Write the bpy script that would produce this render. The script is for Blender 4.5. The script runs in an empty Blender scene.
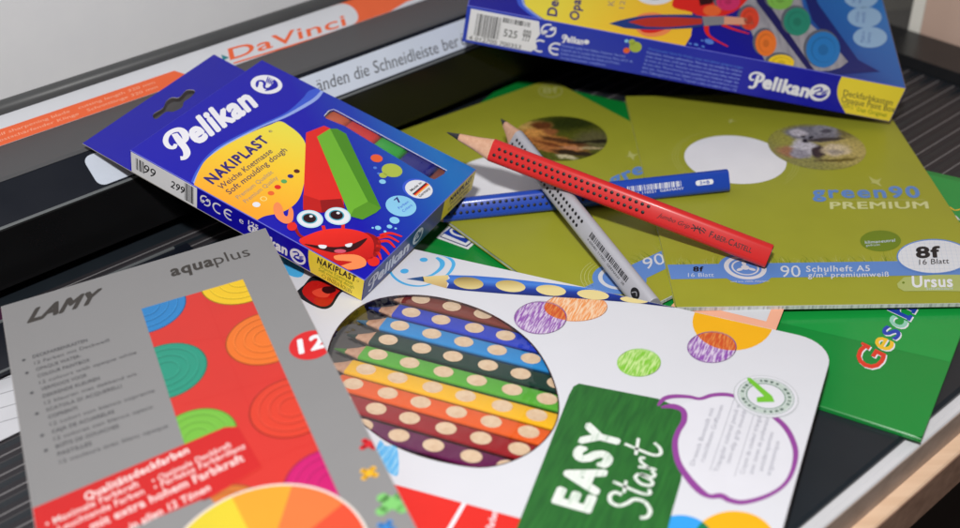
import bpy, bmesh, math, random
from mathutils import Vector, Matrix
from mathutils.geometry import tessellate_polygon
random.seed(7)
scene = bpy.context.scene
COL = scene.collection
R_ = math.radians

# ------------------------------------------------------------------ camera
F_PX, PITCH, ROLL, CAM_H = 1137.82, 0.60840, -0.03574, 0.3139
Fv = Vector((0, math.cos(PITCH), -math.sin(PITCH))); Rv = Vector((1, 0, 0)); Uv = Rv.cross(Fv)
R2 = Rv*math.cos(ROLL)+Uv*math.sin(ROLL); U2 = R2.cross(Fv)
CAM = Vector((0, 0, CAM_H))
cd = bpy.data.cameras.new('camera'); cam = bpy.data.objects.new('camera', cd); COL.objects.link(cam)
cam.matrix_world = Matrix(((R2.x, U2.x, -Fv.x, CAM.x), (R2.y, U2.y, -Fv.y, CAM.y), (R2.z, U2.z, -Fv.z, CAM.z), (0, 0, 0, 1)))
cd.sensor_width = 36; cd.lens = F_PX/960*36; cd.clip_start = .01; cd.clip_end = 50
cd.dof.use_dof = True; cd.dof.focus_distance = .515; cd.dof.aperture_fstop = 6.8
scene.camera = cam

def at(x, y, z=0., p0=None, n=None):
    """point of a plane seen at a picture position (metres)"""
    d = Fv+R2*((x-480)/F_PX)-U2*((y-264)/F_PX)
    if n is None: n = Vector((0, 0, 1)); p0 = Vector((0, 0, z))
    return CAM+d*((p0-CAM).dot(n)/d.dot(n))

# ------------------------------------------------------------------ materials
def lin(c):
    r = []
    for v in c[:3]:
        v = v/255.
        r.append(v/12.92 if v <= .04045 else ((v+.055)/1.055)**2.4)
    return (*r, 1)
MATS = {}
def paper(name, rgb, rough=.38, coat=.0, bump=.06, metal=0., spec=.32, bscale=2500., mott=.05, wave=.35):
    if name in MATS: return MATS[name]
    m = bpy.data.materials.new(name); m.use_nodes = True; nt = m.node_tree; b = nt.nodes['Principled BSDF']
    col = lin(rgb)
    tc = nt.nodes.new('ShaderNodeTexCoord')
    n1 = nt.nodes.new('ShaderNodeTexNoise'); n1.inputs['Scale'].default_value = 60; n1.inputs['Detail'].default_value = 4
    nt.links.new(tc.outputs['Object'], n1.inputs['Vector'])
    mx = nt.nodes.new('ShaderNodeMix'); mx.data_type = 'RGBA'
    mx.inputs[6].default_value = tuple(c*(1-mott) for c in col[:3])+(1,)
    mx.inputs[7].default_value = tuple(min(1, c*(1+mott)) for c in col[:3])+(1,)
    nt.links.new(n1.outputs['Fac'], mx.inputs[0]); nt.links.new(mx.outputs[2], b.inputs['Base Color'])
    mr = nt.nodes.new('ShaderNodeMapRange'); mr.inputs[3].default_value = rough*.85; mr.inputs[4].default_value = min(1, rough*1.2)
    nt.links.new(n1.outputs['Fac'], mr.inputs[0]); nt.links.new(mr.outputs[0], b.inputs['Roughness'])
    b.inputs['Metallic'].default_value = metal; b.inputs['Specular IOR Level'].default_value = spec
    b.inputs['Coat Weight'].default_value = coat*.5; b.inputs['Coat Roughness'].default_value = .12
    n3 = nt.nodes.new('ShaderNodeTexNoise'); n3.inputs['Scale'].default_value = 18; n3.inputs['Detail'].default_value = 1; nt.links.new(tc.outputs['Object'], n3.inputs['Vector'])
    b3 = nt.nodes.new('ShaderNodeBump'); b3.inputs['Strength'].default_value = wave; b3.inputs['Distance'].default_value = .002; nt.links.new(n3.outputs['Fac'], b3.inputs['Height']); nt.links.new(b3.outputs[0], b.inputs['Normal'])
    if bump:
        n2 = nt.nodes.new('ShaderNodeTexNoise'); n2.inputs['Scale'].default_value = bscale; n2.inputs['Detail'].default_value = 2
        nt.links.new(tc.outputs['Object'], n2.inputs['Vector'])
        bp = nt.nodes.new('ShaderNodeBump'); bp.inputs['Strength'].default_value = bump; bp.inputs['Distance'].default_value = .0002
        nt.links.new(n2.outputs['Fac'], bp.inputs['Height']); nt.links.new(b3.outputs[0], bp.inputs['Normal']); nt.links.new(bp.outputs[0], b.inputs['Normal'])
    MATS[name] = m
    return m

def grad(name, a, b_, stops, rough=.36, coat=.0):
    """printed colour blend along the line a->b (sheet millimetres)"""
    m = bpy.data.materials.new(name); m.use_nodes = True; nt = m.node_tree; b = nt.nodes['Principled BSDF']
    uv = nt.nodes.new('ShaderNodeUVMap'); uv.uv_map = 'UVMap'
    d = Vector((b_[0]-a[0], b_[1]-a[1], 0)); L2 = d.length_squared
    sub = nt.nodes.new('ShaderNodeVectorMath'); sub.operation = 'SUBTRACT'; sub.inputs[1].default_value = (a[0]/100, a[1]/100, 0)
    dot = nt.nodes.new('ShaderNodeVectorMath'); dot.operation = 'DOT_PRODUCT'; dot.inputs[1].default_value = tuple(d*(100/L2))
    nt.links.new(uv.outputs[0], sub.inputs[0]); nt.links.new(sub.outputs[0], dot.inputs[0])
    cr = nt.nodes.new('ShaderNodeValToRGB'); e = cr.color_ramp.elements
    while len(e) < len(stops): e.new(.5)
    for k, (p, c) in enumerate(stops): e[k].position = p; e[k].color = lin(c)
    nt.links.new(dot.outputs['Value'], cr.inputs[0]); nt.links.new(cr.outputs[0], b.inputs['Base Color'])
    b.inputs['Roughness'].default_value = rough; b.inputs['Coat Weight'].default_value = coat*.4; b.inputs['Specular IOR Level'].default_value = .3
    MATS[name] = m
    return m

def blobs(name, base, lst, warp=2.2, wscale=9., rough=.4, grain=.25):
    """a printed photograph: soft patches of colour, edges broken up by noise (sheet millimetres)"""
    m = bpy.data.materials.new(name); m.use_nodes = True; nt = m.node_tree; b = nt.nodes['Principled BSDF']
    L = nt.links.new
    uv = nt.nodes.new('ShaderNodeUVMap'); uv.uv_map = 'UVMap'
    nz = nt.nodes.new('ShaderNodeTexNoise'); nz.inputs['Scale'].default_value = wscale; nz.inputs['Detail'].default_value = 5
    L(uv.outputs[0], nz.inputs['Vector'])
    s = nt.nodes.new('ShaderNodeVectorMath'); s.operation = 'SUBTRACT'; s.inputs[1].default_value = (.5, .5, .5); L(nz.outputs['Color'], s.inputs[0])
    sc = nt.nodes.new('ShaderNodeVectorMath'); sc.operation = 'SCALE'; sc.inputs['Scale'].default_value = warp/100*2; L(s.outputs[0], sc.inputs[0])
    ad = nt.nodes.new('ShaderNodeVectorMath'); ad.operation = 'ADD'; L(uv.outputs[0], ad.inputs[0]); L(sc.outputs[0], ad.inputs[1])
    cur = None
    for (u, v, rx, ry, ang, soft, c) in lst:
        mp = nt.nodes.new('ShaderNodeMapping'); mp.vector_type = 'TEXTURE'
        mp.inputs['Location'].default_value = (u/100, v/100, 0); mp.inputs['Rotation'].default_value = (0, 0, R_(ang)); mp.inputs['Scale'].default_value = (rx/100, ry/100, 1)
        L(ad.outputs[0], mp.inputs['Vector'])
        mz = nt.nodes.new('ShaderNodeVectorMath'); mz.operation = 'MULTIPLY'; mz.inputs[1].default_value = (1, 1, 0); L(mp.outputs[0], mz.inputs[0])
        ln = nt.nodes.new('ShaderNodeVectorMath'); ln.operation = 'LENGTH'; L(mz.outputs[0], ln.inputs[0])
        mr = nt.nodes.new('ShaderNodeMapRange'); mr.interpolation_type = 'SMOOTHSTEP'
        mr.inputs[1].default_value = 1-soft; mr.inputs[2].default_value = 1+soft; mr.inputs[3].default_value = 1; mr.inputs[4].default_value = 0
        L(ln.outputs['Value'], mr.inputs[0])
        mx = nt.nodes.new('ShaderNodeMix'); mx.data_type = 'RGBA'; L(mr.outputs[0], mx.inputs[0])
        if cur is None: mx.inputs[6].default_value = lin(base)
        else: L(cur, mx.inputs[6])
        mx.inputs[7].default_value = lin(c); cur = mx.outputs[2]
    n2 = nt.nodes.new('ShaderNodeTexNoise'); n2.inputs['Scale'].default_value = wscale*4; n2.inputs['Detail'].default_value = 6; L(uv.outputs[0], n2.inputs['Vector'])
    m3 = nt.nodes.new('ShaderNodeMapRange'); m3.inputs[1].default_value = .3; m3.inputs[2].default_value = .7; m3.inputs[3].default_value = 1-grain; m3.inputs[4].default_value = 1+grain; L(n2.outputs['Fac'], m3.inputs[0])
    ml = nt.nodes.new('ShaderNodeVectorMath'); ml.operation = 'SCALE'; L(cur, ml.inputs[0]); L(m3.outputs[0], ml.inputs['Scale'])
    L(ml.outputs[0], b.inputs['Base Color']); b.inputs['Roughness'].default_value = rough
    return m

def hatch(name, rgb, bg, scale=170, ang=20., lo=.38, hi=.55):
    """crayon scribble print: streaks of paper showing between strokes"""
    m = bpy.data.materials.new(name); m.use_nodes = True; nt = m.node_tree; b = nt.nodes['Principled BSDF']; L = nt.links.new
    uv = nt.nodes.new('ShaderNodeUVMap'); uv.uv_map = 'UVMap'
    mp = nt.nodes.new('ShaderNodeMapping'); mp.inputs['Rotation'].default_value = (0, 0, R_(ang)); mp.inputs['Scale'].default_value = (1, .12, 1); L(uv.outputs[0], mp.inputs['Vector'])
    nz = nt.nodes.new('ShaderNodeTexNoise'); nz.inputs['Scale'].default_value = scale; nz.inputs['Detail'].default_value = 3; L(mp.outputs[0], nz.inputs['Vector'])
    mr = nt.nodes.new('ShaderNodeMapRange'); mr.inputs[1].default_value = lo; mr.inputs[2].default_value = hi; L(nz.outputs['Fac'], mr.inputs[0])
    mx = nt.nodes.new('ShaderNodeMix'); mx.data_type = 'RGBA'; mx.inputs[6].default_value = lin(bg); mx.inputs[7].default_value = lin(rgb); L(mr.outputs[0], mx.inputs[0])
    L(mx.outputs[2], b.inputs['Base Color']); b.inputs['Roughness'].default_value = .4
    return m

def wood(name, c1, c2, scale=300., rough=.55, axis=(1, .06, 1), ang=0.):
    m = bpy.data.materials.new(name); m.use_nodes = True; nt = m.node_tree; b = nt.nodes['Principled BSDF']; L = nt.links.new
    tc = nt.nodes.new('ShaderNodeTexCoord'); mp = nt.nodes.new('ShaderNodeMapping'); mp.inputs['Scale'].default_value = axis; mp.inputs['Rotation'].default_value = (0, 0, ang)
    L(tc.outputs['Object'], mp.inputs['Vector'])
    nz = nt.nodes.new('ShaderNodeTexNoise'); nz.inputs['Scale'].default_value = scale; nz.inputs['Detail'].default_value = 5; L(mp.outputs[0], nz.inputs['Vector'])
    mr = nt.nodes.new('ShaderNodeMapRange'); mr.inputs[1].default_value = .3; mr.inputs[2].default_value = .7; L(nz.outputs['Fac'], mr.inputs[0])
    mx = nt.nodes.new('ShaderNodeMix'); mx.data_type = 'RGBA'; mx.inputs[6].default_value = lin(c1); mx.inputs[7].default_value = lin(c2); L(mr.outputs[0], mx.inputs[0])
    L(mx.outputs[2], b.inputs['Base Color']); b.inputs['Roughness'].default_value = rough
    bp = nt.nodes.new('ShaderNodeBump'); bp.inputs['Strength'].default_value = .15; bp.inputs['Distance'].default_value = .0003; L(nz.outputs['Fac'], bp.inputs['Height']); L(bp.outputs[0], b.inputs['Normal'])
    return m

def film(name):
    m = bpy.data.materials.new(name); m.use_nodes = True; nt = m.node_tree
    for n in list(nt.nodes): nt.nodes.remove(n)
    o = nt.nodes.new('ShaderNodeOutputMaterial'); t = nt.nodes.new('ShaderNodeBsdfTransparent'); g = nt.nodes.new('ShaderNodeBsdfGlossy'); g.inputs['Roughness'].default_value = .06
    fr = nt.nodes.new('ShaderNodeLayerWeight'); fr.inputs['Blend'].default_value = .12
    nz = nt.nodes.new('ShaderNodeTexNoise'); nz.inputs['Scale'].default_value = 90; tc = nt.nodes.new('ShaderNodeTexCoord'); nt.links.new(tc.outputs['Object'], nz.inputs['Vector'])
    bp = nt.nodes.new('ShaderNodeBump'); bp.inputs['Strength'].default_value = .5; bp.inputs['Distance'].default_value = .0012; nt.links.new(nz.outputs['Fac'], bp.inputs['Height'])
    nt.links.new(bp.outputs[0], g.inputs['Normal'])
    mx = nt.nodes.new('ShaderNodeMixShader'); mr = nt.nodes.new('ShaderNodeMapRange'); mr.inputs[3].default_value = .07; mr.inputs[4].default_value = .6; nt.links.new(fr.outputs['Facing'], mr.inputs[0]); nt.links.new(mr.outputs[0], mx.inputs[0]); nt.links.new(t.outputs[0], mx.inputs[1]); nt.links.new(g.outputs[0], mx.inputs[2]); nt.links.new(mx.outputs[0], o.inputs[0])
    return m

# ------------------------------------------------------------------ mesh collector
class MB:
    def __init__(s): s.v = []; s.f = []; s.m = []; s.uv = []; s.mats = []
    def mi(s, m):
        if m not in s.mats: s.mats.append(m)
        return s.mats.index(m)
    def add(s, pts, faces, mat, uvs=None):
        o = len(s.v); s.v += [Vector(p) for p in pts]; k = s.mi(mat)
        for f in faces:
            s.f.append([o+i for i in f]); s.m.append(k)
            s.uv.append([(uvs[i] if uvs else (0, 0)) for i in f])
    def build(s, name, parent=None, smooth=False, angle=35):
        me = bpy.data.meshes.new(name); inv = parent.matrix_world.inverted() if parent else Matrix()
        me.from_pydata([inv @ p for p in s.v], [], s.f)
        for m in s.mats: me.materials.append(m)
        me.polygons.foreach_set('material_index', s.m)
        l = me.uv_layers.new(name='UVMap'); flat = []
        for u in s.uv:
            for a in u: flat += [a[0]/100, a[1]/100]
        l.data.foreach_set('uv', flat)
        if smooth: me.shade_smooth() if hasattr(me, 'shade_smooth') else None
        me.update()
        if smooth:
            try: me.set_sharp_from_angle(angle=R_(angle))
            except Exception: pass
        o = bpy.data.objects.new(name, me); COL.objects.link(o)
        if parent: o.parent = parent
        return o

def thing(name, label, cat, mat4, group=None):
    o = bpy.data.objects.new(name, None); COL.objects.link(o); o.matrix_world = mat4; o.empty_display_size = .02
    o['label'] = label; o['category'] = cat
    if group: o['group'] = group
    return o
def tag(o, label, cat, group=None):
    o['label'] = label; o['category'] = cat
    if group: o['group'] = group
    return o

# ------------------------------------------------------------------ text geometry
_tc = {}
def glyphs(s, bold=0., shear=0., space=1.):
    k = (s, bold, shear, space)
    if k in _tc: return _tc[k]
    cu = bpy.data.curves.new('t', 'FONT'); cu.body = s; cu.size = 1; cu.offset = bold; cu.shear = shear; cu.space_character = space
    cu.resolution_u = 3; cu.fill_mode = 'FRONT'
    ob = bpy.data.objects.new('t', cu); COL.objects.link(ob); bpy.context.view_layer.update()
    me = ob.evaluated_get(bpy.context.evaluated_depsgraph_get()).to_mesh()
    V = [(v.co.x, v.co.y) for v in me.vertices]; F = [list(p.vertices) for p in me.polygons]
    ob.evaluated_get(bpy.context.evaluated_depsgraph_get()).to_mesh_clear()
    bpy.data.objects.remove(ob); bpy.data.curves.remove(cu)
    _tc[k] = (V, F); return V, F
_adv = {}
def advance(c):
    if c not in _adv:
        w = lambda t: max(v[0] for v in glyphs(t)[0])
        _adv[c] = w('H'+c+'H')-w('HH')
    return _adv[c]
CAPH = max(y for x, y in glyphs('E')[0])

def catmull(p, n=6, closed=False):
    if len(p) < 3: return list(p)
    out = []; N = len(p)
    rng = range(N if closed else N-1)
    for i in rng:
        g = lambda k: p[k % N] if closed else p[max(0, min(N-1, k))]
        a, b, c, d = g(i-1), g(i), g(i+1), g(i+2)
        for j in range(n):
            t = j/n; t2 = t*t; t3 = t2*t
            out.append(tuple(.5*(2*b[q]+(c[q]-a[q])*t+(2*a[q]-5*b[q]+4*c[q]-d[q])*t2+(3*b[q]-a[q]-3*c[q]+d[q])*t3) for q in range(2)))
    if not closed: out.append(tuple(p[-1]))
    return out

def clip(poly, win):
    """Sutherland-Hodgman against a convex counter-clockwise window"""
    def area(p): return sum(p[i][0]*p[(i+1) % len(p)][1]-p[(i+1) % len(p)][0]*p[i][1] for i in range(len(p)))
    if area(win) < 0: win = win[::-1]
    out = list(poly)
    for i in range(len(win)):
        a, b = win[i], win[(i+1) % len(win)]; inp = out; out = []
        side = lambda p: (b[0]-a[0])*(p[1]-a[1])-(b[1]-a[1])*(p[0]-a[0])
        for k in range(len(inp)):
            p, q = inp[k-1], inp[k]; sp, sq = side(p), side(q)
            if (sp >= 0) != (sq >= 0):
                t = sp/(sp-sq); out.append((p[0]+(q[0]-p[0])*t, p[1]+(q[1]-p[1])*t))
            if sq >= 0: out.append(q)
        if not out: return []
    return out

def inset(poly, d):
    N = len(poly); A = sum(poly[i][0]*poly[(i+1) % N][1]-poly[(i+1) % N][0]*poly[i][1] for i in range(N)); sg = 1 if A > 0 else -1
    out = []
    for i in range(N):
        p = Vector(poly[i-1]).to_2d(); q = Vector(poly[i]).to_2d(); r = Vector(poly[(i+1) % N]).to_2d()
        e1 = (q-p).normalized(); e2 = (r-q).normalized(); n1 = Vector((-e1.y, e1.x))*sg; n2 = Vector((-e2.y, e2.x))*sg
        b = n1+n2; k = b.length_squared/2
        out.append(tuple(q+b*(d/max(k, .35))) )
    return out

class Sheet:
    """a flat printed face: origin, two axes; units on it are millimetres"""
    def __init__(s, O, X, Y, base=.10, step=.03, win=None):
        s.O = Vector(O); s.X = Vector(X).normalized(); s.Y = (Vector(Y)-s.X*Vector(Y).dot(s.X)).normalized(); s.N = s.X.cross(s.Y)
        s.base = base; s.step = step; s.win = win
    def P(s, u, v, h=0.): return s.O+(s.X*u+s.Y*v+s.N*h)/1000
    def uv(s, p):
        w = at(p[0], p[1], p0=s.O, n=s.N)-s.O; return (w.dot(s.X)*1000, w.dot(s.Y)*1000)
    def uvs(s, ps): return [s.uv(p) for p in ps]
    def poly(s, mb, pts, mat, lay=1, holes=(), px=True, win=None, smooth=0):
        if px: pts = s.uvs(pts); holes = [s.uvs(h) for h in holes]
        if smooth: pts = catmull(pts, smooth, True)
        w = win or s.win
        if w: pts = clip(pts, w)
        if len(pts) < 3: return
        h = s.base+s.step*lay
        loops = [[Vector((a, b, 0)) for a, b in l] for l in [pts, *holes]]
        allp = [p for l in loops for p in l]
        tr = tessellate_polygon(loops)
        faces = []
        for t in tr:
            a, b, c = (allp[i] for i in t)
            cr = (b-a).cross(c-a).z
            if abs(cr) < 1e-9: continue
            faces.append(t if cr > 0 else t[::-1])
        mb.add([s.P(p.x, p.y, h) for p in allp], faces, mat, [(p.x, p.y) for p in allp])
    def ell(s, mb, c, rx, ry, mat, lay=1, ang=0., px=True, n=40, win=None, a0=0., a1=360.):
        if px: c = s.uv(c)
        ca, sa = math.cos(R_(ang)), math.sin(R_(ang)); pts = []
        full = abs(a1-a0) >= 359.9
        for i in range(n if full else n+1):
            t = R_(a0+(a1-a0)*i/n); x = rx*math.cos(t); y = ry*math.sin(t); pts.append((c[0]+x*ca-y*sa, c[1]+x*sa+y*ca))
        if not full: pts.append(c)
        s.poly(mb, pts, mat, lay, px=False, win=win)
    def epx(s, mb, c, rx, ry, mat, lay=1, n=40, win=None):
        """ellipse given by its picture extents"""
        s.poly(mb, [(c[0]+rx*math.cos(2*math.pi*i/n), c[1]+ry*math.sin(2*math.pi*i/n)) for i in range(n)], mat, lay, win=win)
    def ring(s, mb, c, r, w, mat, lay=1, px=True, n=48, win=None, a0=0, a1=360):
        if px: c = s.uv(c)
        pts = [(c[0]+r*math.cos(R_(a0+(a1-a0)*i/n)), c[1]+r*math.sin(R_(a0+(a1-a0)*i/n))) for i in range(n+1)]
        s.stroke(mb, pts, w, mat, lay, px=False, smooth=0, win=win)
    def stroke(s, mb, pts, w, mat, lay=1, px=True, smooth=6, closed=False, win=None, caps=True):
        if px: pts = s.uvs(pts)
        ws = w if isinstance(w, (list, tuple)) else [w]*len(pts)
        if smooth and len(pts) > 2:
            q = [(p[0], ww) for p, ww in zip(pts, ws)]; M = len(pts)
            nw = [x[1] for x in catmull([(i, ww) for i, ww in enumerate(ws)], smooth, closed)]
            pts = catmull(pts, smooth, closed); ws = nw[:len(pts)]
        N = len(pts); L = []; Rr = []; h = s.base+s.step*lay
        for i in range(N):
            a = pts[(i-1) % N] if (closed or i > 0) else pts[i]; b = pts[(i+1) % N] if (closed or i < N-1) else pts[i]
            d = Vector((b[0]-a[0], b[1]-a[1])); d = d.normalized() if d.length > 1e-9 else Vector((1, 0)); n = Vector((-d.y, d.x))*ws[i]/2
            L.append((pts[i][0]+n.x, pts[i][1]+n.y)); Rr.append((pts[i][0]-n.x, pts[i][1]-n.y))
        w_ = win or s.win
        for i in range(N if closed else N-1):
            j = (i+1) % N; q = [Rr[i], Rr[j], L[j], L[i]]
            if w_: q = clip(q, w_)
            if len(q) > 2: mb.add([s.P(a, b, h) for a, b in q], [list(range(len(q)))], mat, q)
        if caps and not closed and not w_:
            for e in (0, N-1):
                c = pts[e]; r = ws[e]/2
                if r > .05: s.poly(mb, [(c[0]+r*math.cos(t*.5236), c[1]+r*math.sin(t*.5236)) for t in range(12)], mat, lay, px=False)
    def text(s, mb, t, BL, BR, TL, mat, lay=3, bold=0., shear=0., px=True, space=1., win=None, cap=True):
        if px: BL, BR, TL = s.uv(BL), s.uv(BR), s.uv(TL)
        items = []; pen = 0.
        for ch in t:
            if ch == ' ': pen += .3*space; continue
            heavy = bold > .02
            V, F = glyphs(ch, 0. if heavy else bold, shear); adv_ = advance(ch)+(space-1)*.45+bold*1.3
            if heavy:       # heavy letters: the outline thickened all round
                for g in range(8):
                    ox, oy = bold*math.cos(g*math.pi/4+.39), bold*math.sin(g*math.pi/4+.39)
                    items.append((pen, [(x+ox, y+oy) for x, y in V], F))
            else: items.append((pen, V, F))
            pen += adv_
        if not items: return
        xs = [p+v[0] for p, V, F in items for v in V]; x0, x1 = min(xs), max(xs)
        dx = Vector((BR[0]-BL[0], BR[1]-BL[1]))/(x1-x0); dy = Vector((TL[0]-BL[0], TL[1]-BL[1]))/CAPH
        flip = dx.x*dy.y-dx.y*dy.x < 0; w_ = win or s.win
        for k, (pn, V, F) in enumerate(items):
            h = s.base+s.step*lay+.0012*(k % 16)
            q = [(BL[0]+dx.x*(x+pn-x0)+dy.x*y, BL[1]+dx.y*(x+pn-x0)+dy.y*y) for x, y in V]
            if w_:
                for f in F:
                    c = clip([q[i] for i in f], w_)
                    if len(c) > 2: mb.add([s.P(a, b, h) for a, b in c], [list(range(len(c)))], mat, c)
            else:
                mb.add([s.P(a, b, h) for a, b in q], [f[::-1] if flip else f for f in F], mat, q)
    def slab(s, mb, outline, h0, h1, top, side=None, bottom=None, holes=(), px=False, ch=.0, edge=None):
        """solid between heights h0<h1; ch = small worn edge"""
        if px: outline = s.uvs(outline)
        side = side or top; bottom = bottom or side
        A = sum(outline[i][0]*outline[(i+1) % len(outline)][1]-outline[(i+1) % len(outline)][0]*outline[i][1] for i in range(len(outline)))
        if A < 0: outline = outline[::-1]
        tp = inset(outline, ch) if ch else outline
        b0, st = s.base, s.step
        s.base = h1; s.step = 0; s.poly(mb, tp, top, 0, holes=holes, px=False)
        N = len(outline)
        lv = [(outline, h0), (outline, h1-ch), (tp, h1)] if ch else [(outline, h0), (outline, h1)]
        for (a, ha), (b, hb) in zip(lv[:-1], lv[1:]):
            for i in range(N):
                j = (i+1) % N
                mb.add([s.P(*a[i], ha), s.P(*a[j], ha), s.P(*b[j], hb), s.P(*b[i], hb)], [[0, 1, 2, 3]], edge if (edge and ha >= h1-ch-1e-9) else side, [a[i], a[j], b[j], b[i]])
        for hl in holes:
            B = sum(hl[i][0]*hl[(i+1) % len(hl)][1]-hl[(i+1) % len(hl)][0]*hl[i][1] for i in range(len(hl)))
            if B < 0: hl = hl[::-1]
            M = len(hl)
            for i in range(M):
                j = (i+1) % M
                mb.add([s.P(*hl[j], h0), s.P(*hl[i], h0), s.P(*hl[i], h1), s.P(*hl[j], h1)], [[0, 1, 2, 3]], side)
        # underside
        loops = [[Vector((a, b, 0)) for a, b in l] for l in [outline, *holes]]; allp = [p for l in loops for p in l]; fs = []
        for t in tessellate_polygon(loops):
            a, b, c = (allp[i] for i in t); cr = (b-a).cross(c-a).z
            if abs(cr) > 1e-9: fs.append(t if cr < 0 else t[::-1])
        mb.add([s.P(p.x, p.y, h0) for p in allp], fs, bottom, [(p.x, p.y) for p in allp])
        s.base, s.step = b0, st
    def mat4(s):
        return Matrix(((s.X.x, s.Y.x, s.N.x, s.O.x), (s.X.y, s.Y.y, s.N.y, s.O.y), (s.X.z, s.Y.z, s.N.z, s.O.z), (0, 0, 0, 1)))

def rrect(x0, y0, x1, y1, r, n=5):
    out = []
    rs = r if isinstance(r, (list, tuple)) else [r]*4
    for (cx, cy, a, q) in ((x1, y0, -90, rs[0]), (x1, y1, 0, rs[1]), (x0, y1, 90, rs[2]), (x0, y0, 180, rs[3])):
        sx = -1 if cx == x1 else 1; sy = 1 if cy == y0 else -1
        for i in range(n+1):
            t = R_(a+90*i/n); out.append((cx+sx*q+q*math.cos(t), cy+sy*q+q*math.sin(t)))
    return out
def euler_frame(o, yaw, tx, ty):
    M = Matrix.Rotation(yaw, 3, 'Z') @ Matrix.Rotation(tx, 3, 'X') @ Matrix.Rotation(ty, 3, 'Y')
    return Vector(o), M @ Vector((1, 0, 0)), M @ Vector((0, 1, 0))
def strip_lines(S, mb, lines, a, b, c, hcap, mat, lay=2, px=True, bold=None, win=None):
    """text block: first baseline runs a->b, last baseline starts at c"""
    if px: a, b, c = S.uv(a), S.uv(b), S.uv(c)
    d = Vector((b[0]-a[0], b[1]-a[1])); L = d.length; d.normalize(); n = Vector((-d.y, d.x)); mx = max(len(l[0] if isinstance(l, tuple) else l) for l in lines)
    down = Vector((c[0]-a[0], c[1]-a[1]))/(max(1, len(lines)-1))
    for i, l in enumerate(lines):
        bl = 0.
        if isinstance(l, tuple): l, bl = l
        if not l: continue
        p = Vector(a)+down*i
        w = L*len(l)/mx
        S.text(mb, l, tuple(p), tuple(p+d*w), tuple(p+n*hcap), mat, lay, bold=bl or 0., px=False, win=win)
def barcode(S, mb, x0, x1, y0, y1, mat, lay=2, seed=1, skip=()):
    """bars between two uv corners: x0..x1 across, y0..y1 tall (sheet mm)"""
    r = random.Random(seed); x = x0
    while x < x1:
        w = r.choice((.25, .25, .5, .75)); 
        S.poly(mb, [(x, y0), (min(x+w, x1), y0), (min(x+w, x1), y1), (x, y1)], mat, lay, px=False)
        x += w+r.choice((.25, .35, .5, .7))

# shared inks
INK = paper('black_ink', (30, 30, 34)); WHT = paper('white_ink', (232, 234, 240)); 
PBLUE = paper('deep_blue_print', (20, 14, 172), .32, .15); PNAVY = paper('navy_ink', (28, 26, 110))
YEL = paper('yellow_print', (246, 222, 66), .35, .2)
RED = paper('red_print', (228, 38, 30), .35, .2); DRED = paper('dark_red_print', (150, 14, 16)); ORA = paper('orange_print', (240, 105, 50)); LORA = paper('light_orange_print', (247, 142, 84))
CYAN = paper('pale_cyan_print', (140, 205, 240)); LBLUE = paper('light_blue_print', (88, 130, 220)); PALE = paper('pale_lilac_blue_print', (150, 172, 238)); MBLUE = paper('medium_blue_print', (60, 92, 214))
DGREY = paper('dark_grey_ink', (62, 62, 64)); MGREY = paper('mid_grey_ink', (128, 128, 136)); GRN = paper('leaf_green_print', (112, 180, 48)); DGRN = paper('dark_leaf_green_print', (76, 140, 32))
STK = paper('sticker_paper', (238, 238, 240), .6); CARD = paper('raw_card', (150, 128, 112), .8)

# pelican emblem in a white disc, sheet mm, c centre, r radius, a reading angle
def emblem(S, mb, c, r, ang, disc, ink, lay=2, px=True):
    if px: c = S.uv(c)
    S.ell(mb, c, r, r, disc, lay, px=False)
    ca, sa = math.cos(ang), math.sin(ang)
    T = lambda pts: [(c[0]+r*(x*ca-y*sa), c[1]+r*(x*sa+y*ca)) for x, y in pts]
    S.poly(mb, T([(-.62, -.38), (-.2, -.62), (.3, -.66), (.66, -.34), (.74, .02), (.35, -.22), (-.1, -.3)]), ink, lay+1, px=False, smooth=4)
    S.stroke(mb, T([(-.68, .22), (-.42, .42), (-.12, .58), (.08, .42), (.0, .16), (-.26, -.02), (-.38, -.24), (-.1, -.42)]), [r*.1, r*.2, r*.16, r*.2, r*.2, r*.16, r*.16, r*.12], ink, lay+1, px=False)
    for k in range(4):
        S.stroke(mb, T([(.12+.02*k, .12-.13*k), (.42, .3-.13*k), (.72, .46-.16*k)]), [r*.05, r*.09, r*.05], ink, lay+1, px=False, caps=False)
def bird_word(S, mb, BL, BR, TL, mat, lay=3, px=True, bold=.05):
    """the heavy brand word with its curled capital"""
    if px: BL, BR, TL = S.uv(BL), S.uv(BR), S.uv(TL)
    b = Vector(BL); dx = Vector(BR)-b; dy = Vector(TL)-b; cap = dy.length; pw = dx*.185
    T = lambda pts: [tuple(b+pw*x+dy*y) for x, y in pts]
    S.stroke(mb, T([(.62, .92), (.6, .5), (.6, .12), (.5, -.1), (.28, -.2), (.08, -.12)]), [cap*.2, cap*.25, cap*.24, cap*.22, cap*.17, cap*.2], mat, lay, px=False)
    S.stroke(mb, T([(.34, .5), (.14, .42), (-.04, .56), (-.02, .82), (.24, 1.02), (.62, 1.06), (.98, .94), (1.06, .7), (.92, .46), (.6, .38)]), [cap*.12, cap*.15, cap*.17, cap*.17, cap*.17, cap*.18, cap*.24, cap*.26, cap*.2, cap*.14], mat, lay+.4, px=False)
    S.text(mb, 'elikan', tuple(b+dx*.215), tuple(b+dx), tuple(b+dx*.215+dy), mat, lay+.5, bold=bold, px=False, space=.92)
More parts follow.
